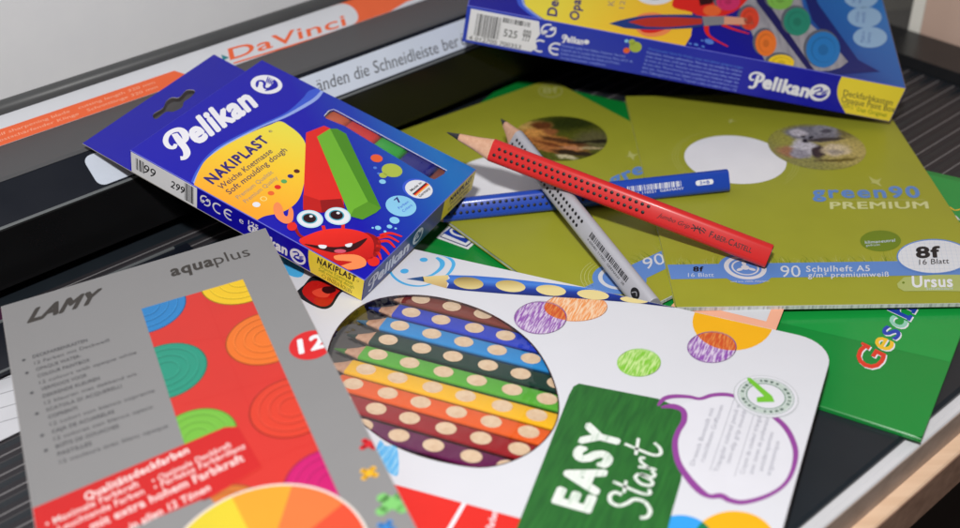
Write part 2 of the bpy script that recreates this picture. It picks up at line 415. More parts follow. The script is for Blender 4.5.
def recycle(S, mb, c, r, mat, lay=2, px=True):
    """two arrows chasing each other in a circle"""
    if px: c = S.uv(c)
    S.ring(mb, c, r, r*.3, mat, lay, px=False, a0=75, a1=235); S.ring(mb, c, r, r*.3, mat, lay, px=False, a0=-105, a1=40)
    for a, g in ((R_(242), 1), (R_(62), -1)):
        p = (c[0]+r*.86*math.cos(a), c[1]+r*.86*math.sin(a)); t = (c[0]+r*.1*math.cos(a+.5), c[1]+r*.1*math.sin(a+.5))
        q = (c[0]+r*1.35*math.cos(a-.5), c[1]+r*1.35*math.sin(a-.5)); u = (c[0]+r*.55*math.cos(a-1.0), c[1]+r*.55*math.sin(a-1.0))
        S.poly(mb, [p, t, u, q] if g > 0 else [q, u, t, p], mat, lay, px=False)

# ================================================================== THE TRIMMER AND THE DESK
TA = R_(39.5); D1 = Vector((math.cos(TA), math.sin(TA), 0)); N1 = Vector((-math.sin(TA), math.cos(TA), 0)); ZZ = Vector((0, 0, 1))
def W(s, n, z): return (D1*s+N1*n+ZZ*z)/1000
def ext(mb, prof, s0, s1, mat):
    """closed (n,z) profile pulled along the trimmer direction, mm"""
    A = sum(prof[i][0]*prof[(i+1) % len(prof)][1]-prof[(i+1) % len(prof)][0]*prof[i][1] for i in range(len(prof)))
    if A < 0: prof = prof[::-1]
    N = len(prof); pts = [W(s0, *p) for p in prof]+[W(s1, *p) for p in prof]
    fs = [[i, i+N, (i+1) % N+N, (i+1) % N] for i in range(N)]
    mb.add(pts, [f[::-1] for f in fs], mat)
    tr = tessellate_polygon([[Vector((a, b, 0)) for a, b in prof]])
    mb.add(pts[:N], [list(t) for t in tr], mat); mb.add(pts[N:], [list(t)[::-1] for t in tr], mat)
    return mb
def fixn(o):
    bm = bmesh.new(); bm.from_mesh(o.data); bmesh.ops.remove_doubles(bm, verts=bm.verts, dist=1e-6); bmesh.ops.recalc_face_normals(bm, faces=bm.faces); bm.to_mesh(o.data); bm.free(); return o

BLK = paper('black_plastic', (34, 35, 38), .34, .25, .1, bscale=900, mott=.12)
BLK2 = paper('glossy_black_plastic', (17, 17, 18), .28, .2, .05, bscale=400, mott=.1)
RIBM = paper('ribbed_bed_plastic', (48, 46, 50), .5, 0, .15, bscale=1500, mott=.12)
GRID = paper('ruled_line_grey', (128, 126, 128), .5)
GRM = paper('dark_grey_metal', (84, 84, 86), .45, 0, .12, bscale=1800, mott=.06)
TUBE = paper('rail_grey', (78, 79, 80), .4, 0, .1, mott=.08)
NAVYB = paper('blue_black_plastic', (19, 23, 33), .42, .1, .1)
EDGE = paper('pale_edge_grey', (104, 108, 110), .4)  # pale grey for edge lines, also the painted highlights on the pressing strip
LABEL = paper('glossy_label_white', (206, 214, 228), .3, .3, .03)
ORS = paper('sticker_orange', (238, 108, 66), .4, .2); SWH = paper('sticker_white', (214, 216, 222), .4, .2)

tf = thing('paper_trimmer', 'long black paper trimmer with ribbed bed and orange and white strip on its raised rail', 'paper trimmer', Matrix.Translation(W(300, 300, -3)))
BASE = paper('base_plastic', (34, 40, 46), .35, .2, .05, bscale=500, mott=.15)
m = MB(); ext(m, [(145, -2.4), (146, -3), (540, -3), (540, 0), (205, 0), (146.5, 0), (145, -1.2)], -60, 621, BASE); fixn(m.build('base_plate', tf))
m = MB()
for k in range(26):                                  # low ribs, each with a pale ruled line
    n = 212+k*10.25
    if n > 470: break
    ext(m, [(n-3.6, .03), (n-3.2, .3), (n+3.2, .3), (n+3.6, .03)], -55, 619, RIBM)
    ext(m, [(n-.34, .31), (n-.28, .38), (n+.28, .38), (n+.34, .31)], -55, 619, GRID)
fixn(m.build('ribbed_bed', tf))
m = MB(); ext(m, [(150, 0.05), (150, 5), (155, 8), (500, 8), (500, 0.05)], 621.2, 656, BLK); fixn(m.build('end_bar', tf))
# raised head: front face, sloped label face, flat top, sticker face, round rail
m = MB()
ext(m, [(475, 9), (474, 11), (474, 38), (475, 39), (492, 51), (494, 52), (522.5, 53), (536, 62), (545, 62.4), (552, 51), (552, 0.1), (503, 0.1), (500, 8)], -60, 660, NAVYB)
fixn(m.build('cutting_head', tf))
m = MB(); ext(m, [(473.6, 8.8), (473.2, 11), (473.2, 38), (474.2, 38.9), (473.95, 38.6), (473.95, 9.1)], -60, 660, BLK2); fixn(m.build('front_face', tf))
m = MB(); ext(m, [(492.2, 51.35), (494.2, 52.3), (522.2, 53.3), (522.4, 53.05), (494, 52.1)], -60, 660, GRM); fixn(m.build('top_cover', tf))
m = MB(); ext(m, [(539.6+4.1*math.cos(t*math.pi/8), 63.6+4.1*math.sin(t*math.pi/8)) for t in range(16)], -60, 660, TUBE); o = fixn(m.build('guide_rail', tf, True, 60))
m = MB(); ext(m, [(473.5, 38.7), (474.0, 39.3), (474.7, 39.45), (474.4, 39.0)], -60, 660, EDGE); fixn(m.build('edge_trim', tf))
m = MB(); ext(m, [(419, 4), (419, 6.6), (453, 6.6), (453, 4)], -50, 187, NAVYB); ext(m, [(452.2, 6.7), (452.2, 7.5), (453.4, 7.5), (453.4, 6.7)], -50, 180, EDGE); ext(m, [(418.2, 6.3), (418.2, 7.0), (419.0, 7.0), (419.0, 6.3)], -50, 187, EDGE)  # thin pale bars stand in for highlights along the strip's edges
fixn(m.build('pressing_strip', tf))
# white warning label on the sloped face
SL = Sheet(W(0, 475, 39), D1, N1*17+ZZ*12, base=.1, step=.04)
ub = SL.uv((360, 98))[0]
m = MB()
a = [SL.uv(p) for p in ((83, 149), (95, 191), (462, 55), (467, 12))]
x0, x1 = (a[0][0]+a[1][0])/2, a[2][0]+60
SL.slab(m, rrect(x0, 1.2, x1, 18.6, 4.), .05, .35, LABEL)
fixn(m.build('warning_label', tf))
SL.base = .40
m = MB()
SL.text(m, 'änden die Schneidleiste ber', (318, 92.5), (459.5, 46.5), (315.5, 80), DGREY, 1, bold=-.004)
SL.text(m, 'ühren', (462, 46), (490, 37), (459.5, 33.5), DGREY, 1, bold=-.004)
# little serifs at the feet of the letters
tt = 'änden die Schneidleiste ber'; bl0, bl1 = SL.uv((318, 92.5)), SL.uv((459.5, 46.5)); pen = 0.; feet = []; xm = 0; xn = 9
for ch in tt:
    if ch == ' ': pen += .3; continue
    V, F = glyphs(ch, -.004)
    lows = sorted(v[0] for v in V if abs(v[1]) < .012); grp = []
    for x in lows:
        if not grp or x-grp[-1][1] > .12: grp.append([x, x])
        else: grp[-1][1] = x
    feet += [(pen+(a+b)/2) for a, b in grp if .03 < b-a < .16 and ch in 'nihlrfm']
    if ch in 'dlhb':
        pass
    xn = min(xn, pen+min(v[0] for v in V)); xm = max(xm, pen+max(v[0] for v in V)); pen += advance(ch)-.004*1.3
kx = (bl1[0]-bl0[0])/(xm-xn)
for f in feet:
    t = (f-xn)*kx; yy = bl0[1]+(bl1[1]-bl0[1])*t/(bl1[0]-bl0[0])
    SL.poly(m, [(bl0[0]+t-.75, yy-.02), (bl0[0]+t+.75, yy-.02), (bl0[0]+t+.75, yy+.24), (bl0[0]+t-.75, yy+.24)], DGREY, 3, px=False)
m.build('label_text', tf)
# brand strip on the rear slope
SB = Sheet(W(0, 522.6, 53.1), D1, N1*13.5+ZZ*9, base=.1, step=.04)
m = MB()
H = 15.9
SB.slab(m, [(-40, .1), (640, .1), (640, H), (-40, H)], .02, .2, SWH)
SB.base = .22
u1 = SB.uv((196, 76))[0]; uc0 = SB.uv((212, 66))[0]; uc1 = SB.uv((362, 20))[0]
SB.poly(m, [(-40, .2), (u1, .2), (u1-9, 8.8), (-40, 8.8)], ORS, 1, px=False)
SB.poly(m, [(uc1-26, .2), (640, .2), (640, H), (uc1-12, H)], ORS, 1, px=False)
SB.poly(m, rrect(uc0-12, .2, uc1, H-.1, 7.5), SWH, 2, px=False)
u2 = SB.uv((392, 15))[0]; u3 = SB.uv((425, 3))[0]
SB.poly(m, [(u2, .2), (u3+60, .2), (u3+60, 3), (u2+14, 2.8)], SWH, 3, px=False)
SB.text(m, 'DaVinci', (230, 60.5), (346.5, 25.5), (227.5, 49.5), ORS, 4, bold=.012)
SB.stroke(m, [(234, 63.6), (300, 43.2), (353, 26.6)], .95, ORS, 4)
SB.poly(m, [(221, 55), (229, 58), (223, 61)], paper('teal_ink', (40, 130, 140)), 4)
for k, (t, y) in enumerate((('rotary trimmer with guide rail and self sharpening blade   cutting length 320 mm', 5.3), ('Rollenschneider mit Schiene und selbstschärfender Klinge   Schnittlänge 320 mm', 2.3))):
    SB.text(m, t, (u1-175, y), (u1-22, y), (u1-175, y+1.5), paper('faded_white_ink', (246, 180, 150)), 4, px=False)
m.build('brand_strip', tf)

# desk: dark board with white front edging and a light wooden rail in front
desk = thing('desk', 'wooden desk under the trimmer with white edge strip and light wooden rail', 'desk', Matrix.Translation(W(300, 147, -60)))
WHE = paper('white_laminate', (214, 214, 218), .45, .05, .05)
DK = paper('dark_desk_top', (104, 102, 100), .6, 0, .1)
WD = wood('light_beech', (238, 206, 176), (220, 184, 152), 220, .6, (.05, 1, 1), -TA)
WDF = wood('brown_board_face', (178, 140, 118), (152, 116, 96), 220, .7, (.05, 1, 1), -TA)
m = MB(); ext(m, [(152, -18), (152, -3.2), (900, -3.2), (900, -18)], -500, 1100, DK); fixn(m.build('desk_board', desk))
m = MB(); ext(m, [(139.8, -18), (139.8, -3.7), (140.3, -3.05), (142.4, -3.05), (142.6, -3.3), (142.8, -3.05), (151.8, -3.05), (151.8, -18)], -500, 1100, WHE); 
fixn(m.build('white_edging', desk))
m = MB(); ext(m, [(139.4, -18.3), (139.4, -4.0), (139.7, -3.6), (139.75, -18.3)], -500, 1100, wood('edge_band', (190, 170, 158), (170, 150, 138), 200, .6, (.05, 1, 1), -TA)); fixn(m.build('edge_band', desk))
m = MB(); ext(m, [(133.6, -41), (133.6, -19.1), (134.3, -18.4), (300, -18.4), (300, -41)], -500, 1100, WD)
fixn(m.build('wooden_rail', desk))
m = MB(); ext(m, [(133.2, -40.5), (133.2, -19.5), (133.5, -19.2), (133.55, -40.5)], -500, 1100, WDF); fixn(m.build('rail_face', desk))

# room: floor far below, pale wall behind, panel at upper right
def struct(name, mb):
    o = mb.build(name); o['kind'] = 'structure'; return o
m = MB(); FL = paper('brown_floor', (70, 52, 42), .7)
m.add([Vector(p) for p in ((-4, -3, -.75), (4, -3, -.75), (4, 3.2, -.75), (-4, 3.2, -.75))], [[0, 1, 2, 3]], FL); struct('floor', m)
m = MB(); WL = paper('pale_wall_paint', (250, 250, 254), .8, 0, .2, bscale=300, mott=.03)
A = W(-900, 640, 0); B = W(720, 640, 0)
m.add([Vector((A.x, A.y, -.75)), Vector((B.x, B.y, -.75)), Vector((B.x, B.y, 1.8)), Vector((A.x, A.y, 1.8))], [[0, 1, 2, 3]], WL); struct('wall', m)

pan = thing('cabinet', 'beige cabinet panel with pale front edge behind the trimmer at upper right', 'cabinet', Matrix.Translation(at(906, 45, -.0032)))
P0, P1, P2 = at(905.5, 43, -.0031), at(917.5, 45.5, -.0031), at(1040, 82, -.0031)
dx = (P2-P1).normalized(); nn = Vector((-dx.y, dx.x, 0))
m = MB(); PB = wood('beige_panel', (222, 192, 176), (208, 178, 162), 40, .7, (1, 1, .08)); PE = paper('pale_panel_edge', (242, 240, 232), .6)
def prism(mb, pts, z0, z1, mat):
    N = len(pts); lo = [Vector((p.x, p.y, z0)) for p in pts]; hi = [Vector((p.x, p.y, z1)) for p in pts]
    mb.add(lo+hi, [[i, (i+1) % N, (i+1) % N+N, i+N] for i in range(N)]+[list(range(N))[::-1], list(range(N, 2*N))], mat)
prism(m, [P1, P2+dx*.3, P2+dx*.3+nn*.3, P1+nn*.3], -.0031, .45, PB); fixn(m.build('side_panel', pan))
m = MB(); prism(m, [P0, P1-dx*.0003, P1-dx*.0003+nn*.3, P0+nn*.3], -.0031, .45, PE); fixn(m.build('front_edge', pan))
bk = thing('dark_case', 'dark grey case behind the large blue carton, left of the beige cabinet', 'case', Matrix.Translation(W(800, 560, -3)))
m = MB(); Q0, Q1 = at(866, 14, -.0031), at(930, 6, -.0031); d2 = (Q1-Q0).normalized(); n2 = Vector((-d2.y, d2.x, 0))
prism(m, [Q0-d2*.2, Q1+d2*.05, Q1+d2*.05+n2*.1, Q0-d2*.2+n2*.1], -.0031, .12, paper('dark_case_grey', (112, 110, 106), .6)); fixn(m.build('case_body', bk))
m = MB(); prism(m, [Q0-d2*.19, Q1+d2*.04, Q1+d2*.04+n2*.09, Q0-d2*.19+n2*.09], .1202, .124, BLK); fixn(m.build('case_lid', bk))

# paper and purple folder lying on the bed at far left, under the grey box
S0 = Sheet((0, 0, .0012), (1, 0, 0), (0, 1, 0), base=.0, step=.03)
m = MB(); PW = paper('white_paper', (214, 216, 222), .6)
q = S0.uvs([(-60, 352), (8, 341), (34, 420), (26, 428), (-60, 470)])
t_ = Sheet((0, 0, .0010), (1, 0, 0), (0, 1, 0)); t_.slab(m, q, 0, .2, PW)
t_.base = .22
for k in range(6):
    t_.stroke(m, [(-30, 361+k*14), (3+k*3.5, 351+k*13.2)], .35, MGREY, 1, smooth=0)
tag(fixn(m.build('instruction_sheet')), 'white printed sheet on the ribbed bed at the left of the grey carton', 'paper sheet')
m = MB(); t_ = Sheet((0, 0, .0010), (1, 0, 0), (0, 1, 0)); t_.slab(m, t_.uvs([(-60, 318), (-2, 303), (14, 337.5), (-60, 350)]), 0, .5, paper('purple_card', (70, 30, 60), .5, .2)); t_.base = .52
t_.stroke(m, [(-30, 336), (8, 326)], .5, WHT, 1, smooth=0)
tag(fixn(m.build('purple_card')), 'dark purple card peeking out left of the grey carton, above the white sheet', 'card')

# ================================================================== GREEN EXERCISE BOOK
def book_thing(name, label, cat, org, yaw, tx, ty, w, h, thick, group=None):
    O, X, Y = euler_frame(org, yaw, tx, ty); S = Sheet(O, X, Y); M = S.mat4(); M.translation = S.P(0, 0, -thick)
    return S, thing(name, label, cat, M, group)
GRC = paper('glossy_green_cover', (16, 138, 56), .22, .6, .04, bscale=200, mott=.05); GRC2 = paper('green_cover_sheen', (24, 154, 66), .22, .6, .04, bscale=200)
PG = paper('page_white', (200, 202, 200), .7)
SG, bk_ = book_thing('exercise_book', 'large glossy green exercise book with colourful lettering under the two olive notebooks', 'exercise book', (-.0850, .4740, .0022), -.5495, -.005, 0, 297, 210, 1.9)
m = MB(); SG.slab(m, rrect(0, 0, 297, 210, [2.5, 2.5, 4, 2.5]), -.45, 0, GRC, ch=.15)
SG.base = .02
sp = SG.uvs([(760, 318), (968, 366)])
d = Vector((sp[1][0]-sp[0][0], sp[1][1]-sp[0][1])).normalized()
SG.poly(m, [(sp[0][0]-d.x*60, sp[0][1]-d.y*60), (296.6, sp[0][1]+(296.6-sp[0][0])*d.y/d.x), (296.6, 206), (150, 206)], GRC2, 1, px=False)  # lighter area paints the cover's gloss reflection into its colour
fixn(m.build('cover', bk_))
m = MB(); SG.slab(m, rrect(1, .8, 295.6, 209, 2), -1.5, -.5, PG); fixn(m.build('pages', bk_))
m = MB(); SG.slab(m, rrect(0, 0, 297, 210, 2.5), -1.88, -1.52, GRC); 
SG.slab(m, [(0, -.35), (297, -.35), (297, -.02), (0, -.02)], -1.85, -.1, GRC, ch=.1); fixn(m.build('back_cover', bk_))
SG.base = .08
m = MB()
cols = [paper('letter_red', (222, 62, 42), .3, .3), paper('letter_yellow', (244, 196, 50), .3, .3), paper('letter_blue', (38, 70, 180), .3, .3), paper('letter_mint', (150, 210, 190), .3, .3), paper('letter_blue', (0, 0, 0)), paper('letter_red', (0, 0, 0)), paper('letter_yellow', (0, 0, 0))]
B0, B1 = Vector(SG.uv((876, 373))), Vector(SG.uv((916, 309.5))); tl = Vector(SG.uv((852, 361)))-B0; bd = (B1-B0)
pos = [(0, .27), (.30, .46), (.49, .63), (.655, .79), (.82, 1.0), (1.04, 1.1), (1.15, 1.3)]
for (a, b), ch, c in zip(pos, 'Geschic', cols):
    m = MB()
    w0 = Vector((.62, -.55))
    for off, mt, ly in ((w0, WHT, 1), (Vector((0, 0)), c, 3)):
        p = B0+bd*a+off; e = B0+bd*b+off
        sc_ = 1.0
        SG.text(m, ch, tuple(p), tuple(e), tuple(p+tl*sc_), mt, ly, bold=.012, px=False)
        # slab serifs
        if ch in 'hi':
            for fr in ((0.05, .28), (.72, .95)) if ch == 'h' else ((.0, 1.),):
                SG.poly(m, [tuple(p+(e-p)*(fr[0]-.12)-tl*.04), tuple(p+(e-p)*(fr[1]+.12)-tl*.04), tuple(p+(e-p)*(fr[1]+.12)+tl*.1), tuple(p+(e-p)*(fr[0]-.12)+tl*.1)], mt, ly+1, px=False)
        if ch == 'G':
            SG.poly(m, [tuple(p+(e-p)*.8+tl*.7), tuple(p+(e-p)*1.02+tl*.7), tuple(p+(e-p)*1.02+tl*1.08), tuple(p+(e-p)*.9+tl*1.08)], mt, ly+1, px=False)
    m.build('title_letter', bk_)
m = MB()
SG.text(m, 'hte', (957, 236), (990, 190), (950, 233), cols[1], 3, bold=.04)
SG.stroke(m, [(950, 207.5), (955, 210.5), (962, 209)], .9, cols[1], 3); SG.stroke(m, [(955, 216), (959, 220)], 1.0, WHT, 3); m.build('title_letter', bk_)

m = MB()
SG.poly(m, [(451, 223), (436, 238), (468, 249.6), (477, 241.5)], WHT, 1)
SG.poly(m, [(453, 225.5), (439.5, 237), (466.6, 247.2), (474, 241.4)], PNAVY, 2); SG.poly(m, [(453.5, 226.5), (441, 236.6), (466, 246), (473, 241)], WHT, 3)
SG.poly(m, [(454, 226), (443, 233.5), (465.6, 243.4), (471.5, 238.6)], paper('royal_blue_ink', (24, 60, 170)), 4)
SG.stroke(m, [(463.5, 231), (452, 229.6), (452.5, 233.5), (460, 236.6), (467.5, 238)], 1.3, WHT, 5)
m.build('publisher_sign', bk_)

# ================================================================== OLIVE NOTEBOOKS
OLV = paper('olive_cover', (160, 162, 48), .42, .08, .05, bscale=300, mott=.06)
BAND = paper('cover_blue_band', (98, 140, 208), .4, .1); BANDL = paper('pale_cover_ink', (196, 208, 226), .4); OLD = paper('dark_olive_ink', (112, 134, 30), .4); OLL = paper('pale_olive_ink', (186, 188, 110), .4)
PAGEL = hatch('ruled_page_edges', (206, 208, 204), (160, 162, 160), 60, 0)
GRASSM = paper('grass_ink', (172, 176, 84), .42)
def notebook(label, org, yaw, tx, ty, thick, wd=148):
    S, t = book_thing('notebook', label, 'notebook', org, yaw, tx, ty, wd, 210, thick, 'olive green notebooks')
    ol = rrect(0, 0, wd, 210, [4.5, 5.5, .8, .8])
    m = MB(); S.slab(m, ol, -.3, 0, OLV, ch=.1); fixn(m.build('cover', t))
    m = MB(); S.slab(m, rrect(.3, -.35, wd-.8, 209.4, [4, 5, .8, .8]), -thick+.35, -.34, PG, PAGEL); fixn(m.build('pages', t))
    m = MB(); S.slab(m, ol, -thick, -thick+.3, OLV); fixn(m.build('back_cover', t))
    S.win = None; S.base = .03
    return S, t
def grass(S, m, x0, x1, y0, n, seed):
    r = random.Random(seed)
    for i in range(n):
        x = r.uniform(x0, x1); h = r.uniform(2, 7)*(1 if r.random() < .8 else 1.5); l = r.uniform(-3, 3)
        S.stroke(m, [(x, y0-.3), (x+l*.3, y0+h*.6), (x+l, y0+h)], [.28, .2, .05], r.choice((GRASSM, OLL, OLD, GRASSM)), 1, px=False, smooth=2, caps=False)
def bird(S, m, c, k, ang, mat, lay=3):
    ca, sa = math.cos(ang), math.sin(ang)
    T = lambda pts: [(c[0]+k*(x*ca-y*sa), c[1]+k*(x*sa+y*ca)) for x, y in pts]
    S.poly(m, T([(-1, .1), (-.55, .1), (-.1, .9), (.25, 1.5), (.2, .6), (.45, .25), (1.3, .35), (.6, -.05), (.2, -.3), (-.1, -.9), (-.3, -1.3), (-.35, -.3), (-.6, -.1)]), mat, lay, px=False)

SR, nb = notebook('olive notebook lying straight at right, white circle and koala picture on its cover', (.0862, .4010, .0078), -.0183, -.008, .012, 2.5)
m = MB()
# blue band along the bottom with its round bulge, text
def band(S, m, y0, y1, bx):
    S.poly(m, [(.6, y0), (147.6, y0), (147.6, y1), (.6, y1)], BAND, 2, px=False)
    S.ell(m, (bx, (y0+y1)/2+1.4), 12.5, 12.5, BAND, 2.4, px=False)
y0, y1 = SR.uv((690, 279))[1], SR.uv((690, 264.5))[1]; bx = SR.uv((746, 270))[0]
band(SR, m, y0, y1, bx)
cy = (y0+y1)/2+2.6
SR.ring(m, (bx, cy), 8.6, 2.2, SWH, 3, px=False); SR.ring(m, (bx, cy), 5.9, .8, SWH, 3, px=False); SR.ell(m, (bx, cy), 1.9, 1.9, SWH, 3, px=False)
for k in range(3):
    a = R_(90+120*k); SR.ell(m, (bx+3.2*math.cos(a), cy+3.2*math.sin(a)), 1.8, 1.0, SWH, 4, ang=math.degrees(a), px=False)
SR.text(m, 'weil aus 100% Altpapier', (bx-9, y0-3.2), (bx+9, y0-3.2), (bx-9, y0-2.2), SWH, 3, px=False)
SR.text(m, '8f', (693, 271.6), (703.5, 271.6), (693, 267), INK, 4, bold=.04); SR.text(m, '16 Blatt', (688, 277.2), (714, 277), (688, 273.4), BANDL, 4)
SR.text(m, '90', (781, 277.2), (801, 277), (780, 266), SWH, 4, bold=.0)
SR.text(m, 'Schulheft A5', (806, 272), (870, 271.3), (806, 266.4), SWH, 4, bold=.015, space=1.1)
SR.text(m, 'g/m² premiumweiß', (808, 277.8), (889, 276.9), (808, 272.9), SWH, 4, bold=.01, space=1.1)
grass(SR, m, 3, 146, y1, 170, 5)
SR.text(m, 'green90', (812.5, 197.8), (921, 197.6), (811, 187), BAND, 4, bold=.03, space=1.1)
SR.stroke(m, [(829, 200.2), (925, 200)], .5, OLL, 3, smooth=0)
SR.text(m, 'PREMIUM', (830, 209), (929, 208.6), (829.5, 202.4), paper('premium_ink', (210, 212, 150)), 4, bold=.03)
bird(SR, m, SR.uv((876, 182)), 4.2, .5, OLL); bird(SR, m, SR.uv((731, 121.5)), 2.4, -.2, OLL)
SR.epx(m, (880.5, 241), 20.5, 10.5, OLD, 3); SR.text(m, 'klimaneutral', (865, 244), (895, 241.8), (865, 241.2), BANDL, 4, bold=.01); SR.text(m, 'gedruckt', (866, 246.5), (880, 245.8), (866, 244.5), BANDL, 4)
bc = SR.uv((735, 159.5))
for k in range(3): SR.ring(m, bc, 30.5+k*1.4, .16, OLL, 1, px=False, a0=150-20*k, a1=215+8*k); SR.ring(m, bc, 30.5+k*1.4, .16, OLL, 1, px=False, a0=-40-6*k, a1=5+3*k)
fixn_ = m.build('cover_print', nb)
m = MB(); SR.ell(m, (735, 159), 27, 26.6, paper('write_on_white', (236, 236, 240), .5), 2, n=64); m.build('name_field', nb)
kc = SR.uv((816.5, 146))
K_ = lambda x, y: SR.uv((x, y))
KO = blobs('koala_photo', (142, 138, 72), [
    (*K_(786, 140), 8, 13, 0, .5, (156, 152, 70)), (*K_(790, 152), 7, 6, 0, .4, (164, 116, 80)), (*K_(845, 150), 16, 16, 0, .5, (176, 160, 100)), (*K_(840, 132), 10, 7, 0, .5, (120, 110, 70)),
    (*K_(812, 134), 15, 9, -6, .18, (128, 126, 136)), (*K_(798, 133), 4.5, 5, 0, .25, (196, 190, 198)), (*K_(826, 130), 6, 5, 0, .25, (150, 148, 158)), (*K_(826, 131), 3, 2.4, 0, .4, (86, 82, 92)),
    (*K_(806, 148), 7, 9, 10, .25, (196, 192, 200)), (*K_(800, 154), 5, 5, 0, .3, (150, 146, 156)), (*K_(818, 152), 3.6, 8, -15, .3, (60, 44, 40)), (*K_(826, 140), 11, 2, 5, .4, (70, 62, 58)),
    (*K_(802, 137), 1.3, 1.5, 0, .3, (22, 18, 22)), (*K_(811, 138), 1.2, 1.4, 0, .3, (26, 22, 26)), (*K_(806, 141), 1.5, 2.3, 0, .3, (34, 28, 34)),
    (*K_(836, 150), 8, 6.5, 10, .3, (206, 190, 160)), (*K_(836, 152), 4, 3, 0, .4, (160, 150, 140)), (*K_(836, 160), 12, 1.6, 4, .4, (96, 84, 40))], 3.0, 15, grain=.4)
m = MB(); SR.ell(m, (816.5, 146.5), 26, 26, KO, 3, n=64); m.build('koala_picture', nb)
m = MB()
tcn = [(897, 284), (904, 277.5), (935, 275), (990, 275), (990, 292), (935, 291.3), (904, 291.5), (898, 288)]
TGM = paper('tag_green', (178, 188, 112), .4)
SR.win = [(0.5, .5), (147.5, .5), (147.5, 209), (.5, 209)]
SR.poly(m, tcn, TGM, 5); SR.text(m, 'Ursus', (912, 287.5), (953, 287), (911.5, 276.8), WHT, 7, bold=.03); SR.text(m, 'Schulbedarf', (926, 290.2), (953, 290), (926, 288), BANDL, 7); SR.epx(m, (903.3, 283), 1.3, 1.1, OLD, 7)
m.build('brand_tag', nb)
m = MB()
SR.epx(m, (933.5, 257), 37, 17.6, BAND, 8); SR.epx(m, (933.5, 257), 35.6, 16.4, paper('badge_white', (226, 228, 234), .4), 9)
for k in range(14):
    x = 902+k*5; dy = 16.4*math.sqrt(max(0, 1-((x-933.5)/35.6)**2)); SR.stroke(m, [(x-dy*.2, 257-dy), (x+dy*.2, 257+dy)], .12, BANDL, 10, smooth=0)
for k in range(8):
    y = 244+k*3.6; dx_ = 35.6*math.sqrt(max(0, 1-((y-257)/16.4)**2)); SR.stroke(m, [(933.5-dx_, y), (933.5+dx_, y)], .12, BANDL, 10, smooth=0)
SR.text(m, '8f', (916, 258.5), (941, 257.6), (915, 248), INK, 12, bold=.04)
SR.text(m, '16 Blatt', (919, 265.4), (949, 264), (919, 260.2), INK, 12)
m.build('ruling_badge', nb); SR.win = None

SLn, nl = notebook('olive notebook turned askew in the middle, orange bird picture half under the pencils', (.0508, .3878, .0060), .6178, 0, .015, 2.2, 145)
m = MB()
ya, yb = SLn.uv((640, 283))[1], SLn.uv((640, 259.5))[1]
ya, yb = min(ya, yb)+1, max(ya, yb)-1
bxc = SLn.uv((614, 275)); 
SLn.poly(m, [(.6, ya), (144.6, ya), (144.6, yb), (.6, yb)], BAND, 2, px=False)
SLn.ell(m, (bxc[0], (ya+yb)/2+1.4), 12.5, 12.5, BAND, 2.4, px=False)
SLn.ring(m, (bxc[0], (ya+yb)/2+2), 8.4, 2.0, SWH, 3, px=False); SLn.ell(m, (bxc[0], (ya+yb)/2+2), 3, 3, SWH, 3, px=False)
for k in range(3): SLn.ring(m, (bxc[0], (ya+yb)/2+2), 14+k*1.7, .35, OLL, 2, px=False, a0=95, a1=170)
SLn.text(m, '90', (645.5, 270), (666, 263), (641.5, 259.5), SWH, 4, bold=.0)
SLn.text(m, 'Schulheft A5', (672, 262), (740, 238), (669, 256), SWH, 4, bold=.015)
grass(SLn, m, 3, 143, yb, 170, 9)
bird(SLn, m, SLn.uv((632, 156)), 4.0, -.35, OLL)
SLn.text(m, 'green90', (612, 186), (694, 152), (606, 176), BAND, 4, bold=.03)
SLn.epx(m, (550.5, 91), 12, 6.8, OLL, 3); SLn.epx(m, (550.5, 91), 11, 6, OLV, 4); SLn.text(m, '8f', (543, 94), (559, 93), (542, 88), OLL, 5, bold=.02)
m.build('cover_print', nl)
m = MB(); SLn.ell(m, (506, 183), 30, 30, paper('write_on_white', (0, 0, 0)), 2, n=64); m.build('name_field', nl)
kb = SLn.uv((560, 138))
T_ = lambda x, y: SLn.uv((x, y))
BI = blobs('bird_photo', (86, 90, 24), [
    (*T_(575, 122), 20, 10, -20, .5, (46, 54, 14)), (*T_(592, 140), 12, 9, 0, .5, (96, 92, 56)), (*T_(548, 142), 22, 9, -70, .3, (176, 112, 56)), (*T_(530, 126), 11, 6, -40, .35, (198, 162, 88)), (*T_(537, 133), 8, 6, -60, .35, (214, 150, 76)),
    (*T_(541, 126), 6, 5, -50, .3, (104, 58, 28)), (*T_(550, 132), 5, 4, -50, .35, (150, 92, 50)), (*T_(556, 150), 9, 3.6, -50, .3, (176, 110, 58)), (*T_(563, 141), 14, 2.6, -60, .35, (92, 56, 30)), (*T_(552, 145), 10, 1.8, -66, .4, (120, 66, 32)),
    (*T_(574, 153), 12, 2.8, -50, .35, (50, 38, 20)), (*T_(584, 148), 12, 1.4, -38, .4, (176, 158, 116)), (*T_(590, 142), 14, 1.3, -36, .4, (40, 36, 20)), (*T_(572, 148), 5, 2, -40, .4, (190, 130, 90)), (*T_(566, 157), 6, 2, -60, .4, (200, 190, 150))], 3.4, 15, grain=.45)
m = MB(); SLn.ell(m, kb, 26.5, 26.5, BI, 3, px=False, n=64); m.build('bird_picture', nl)

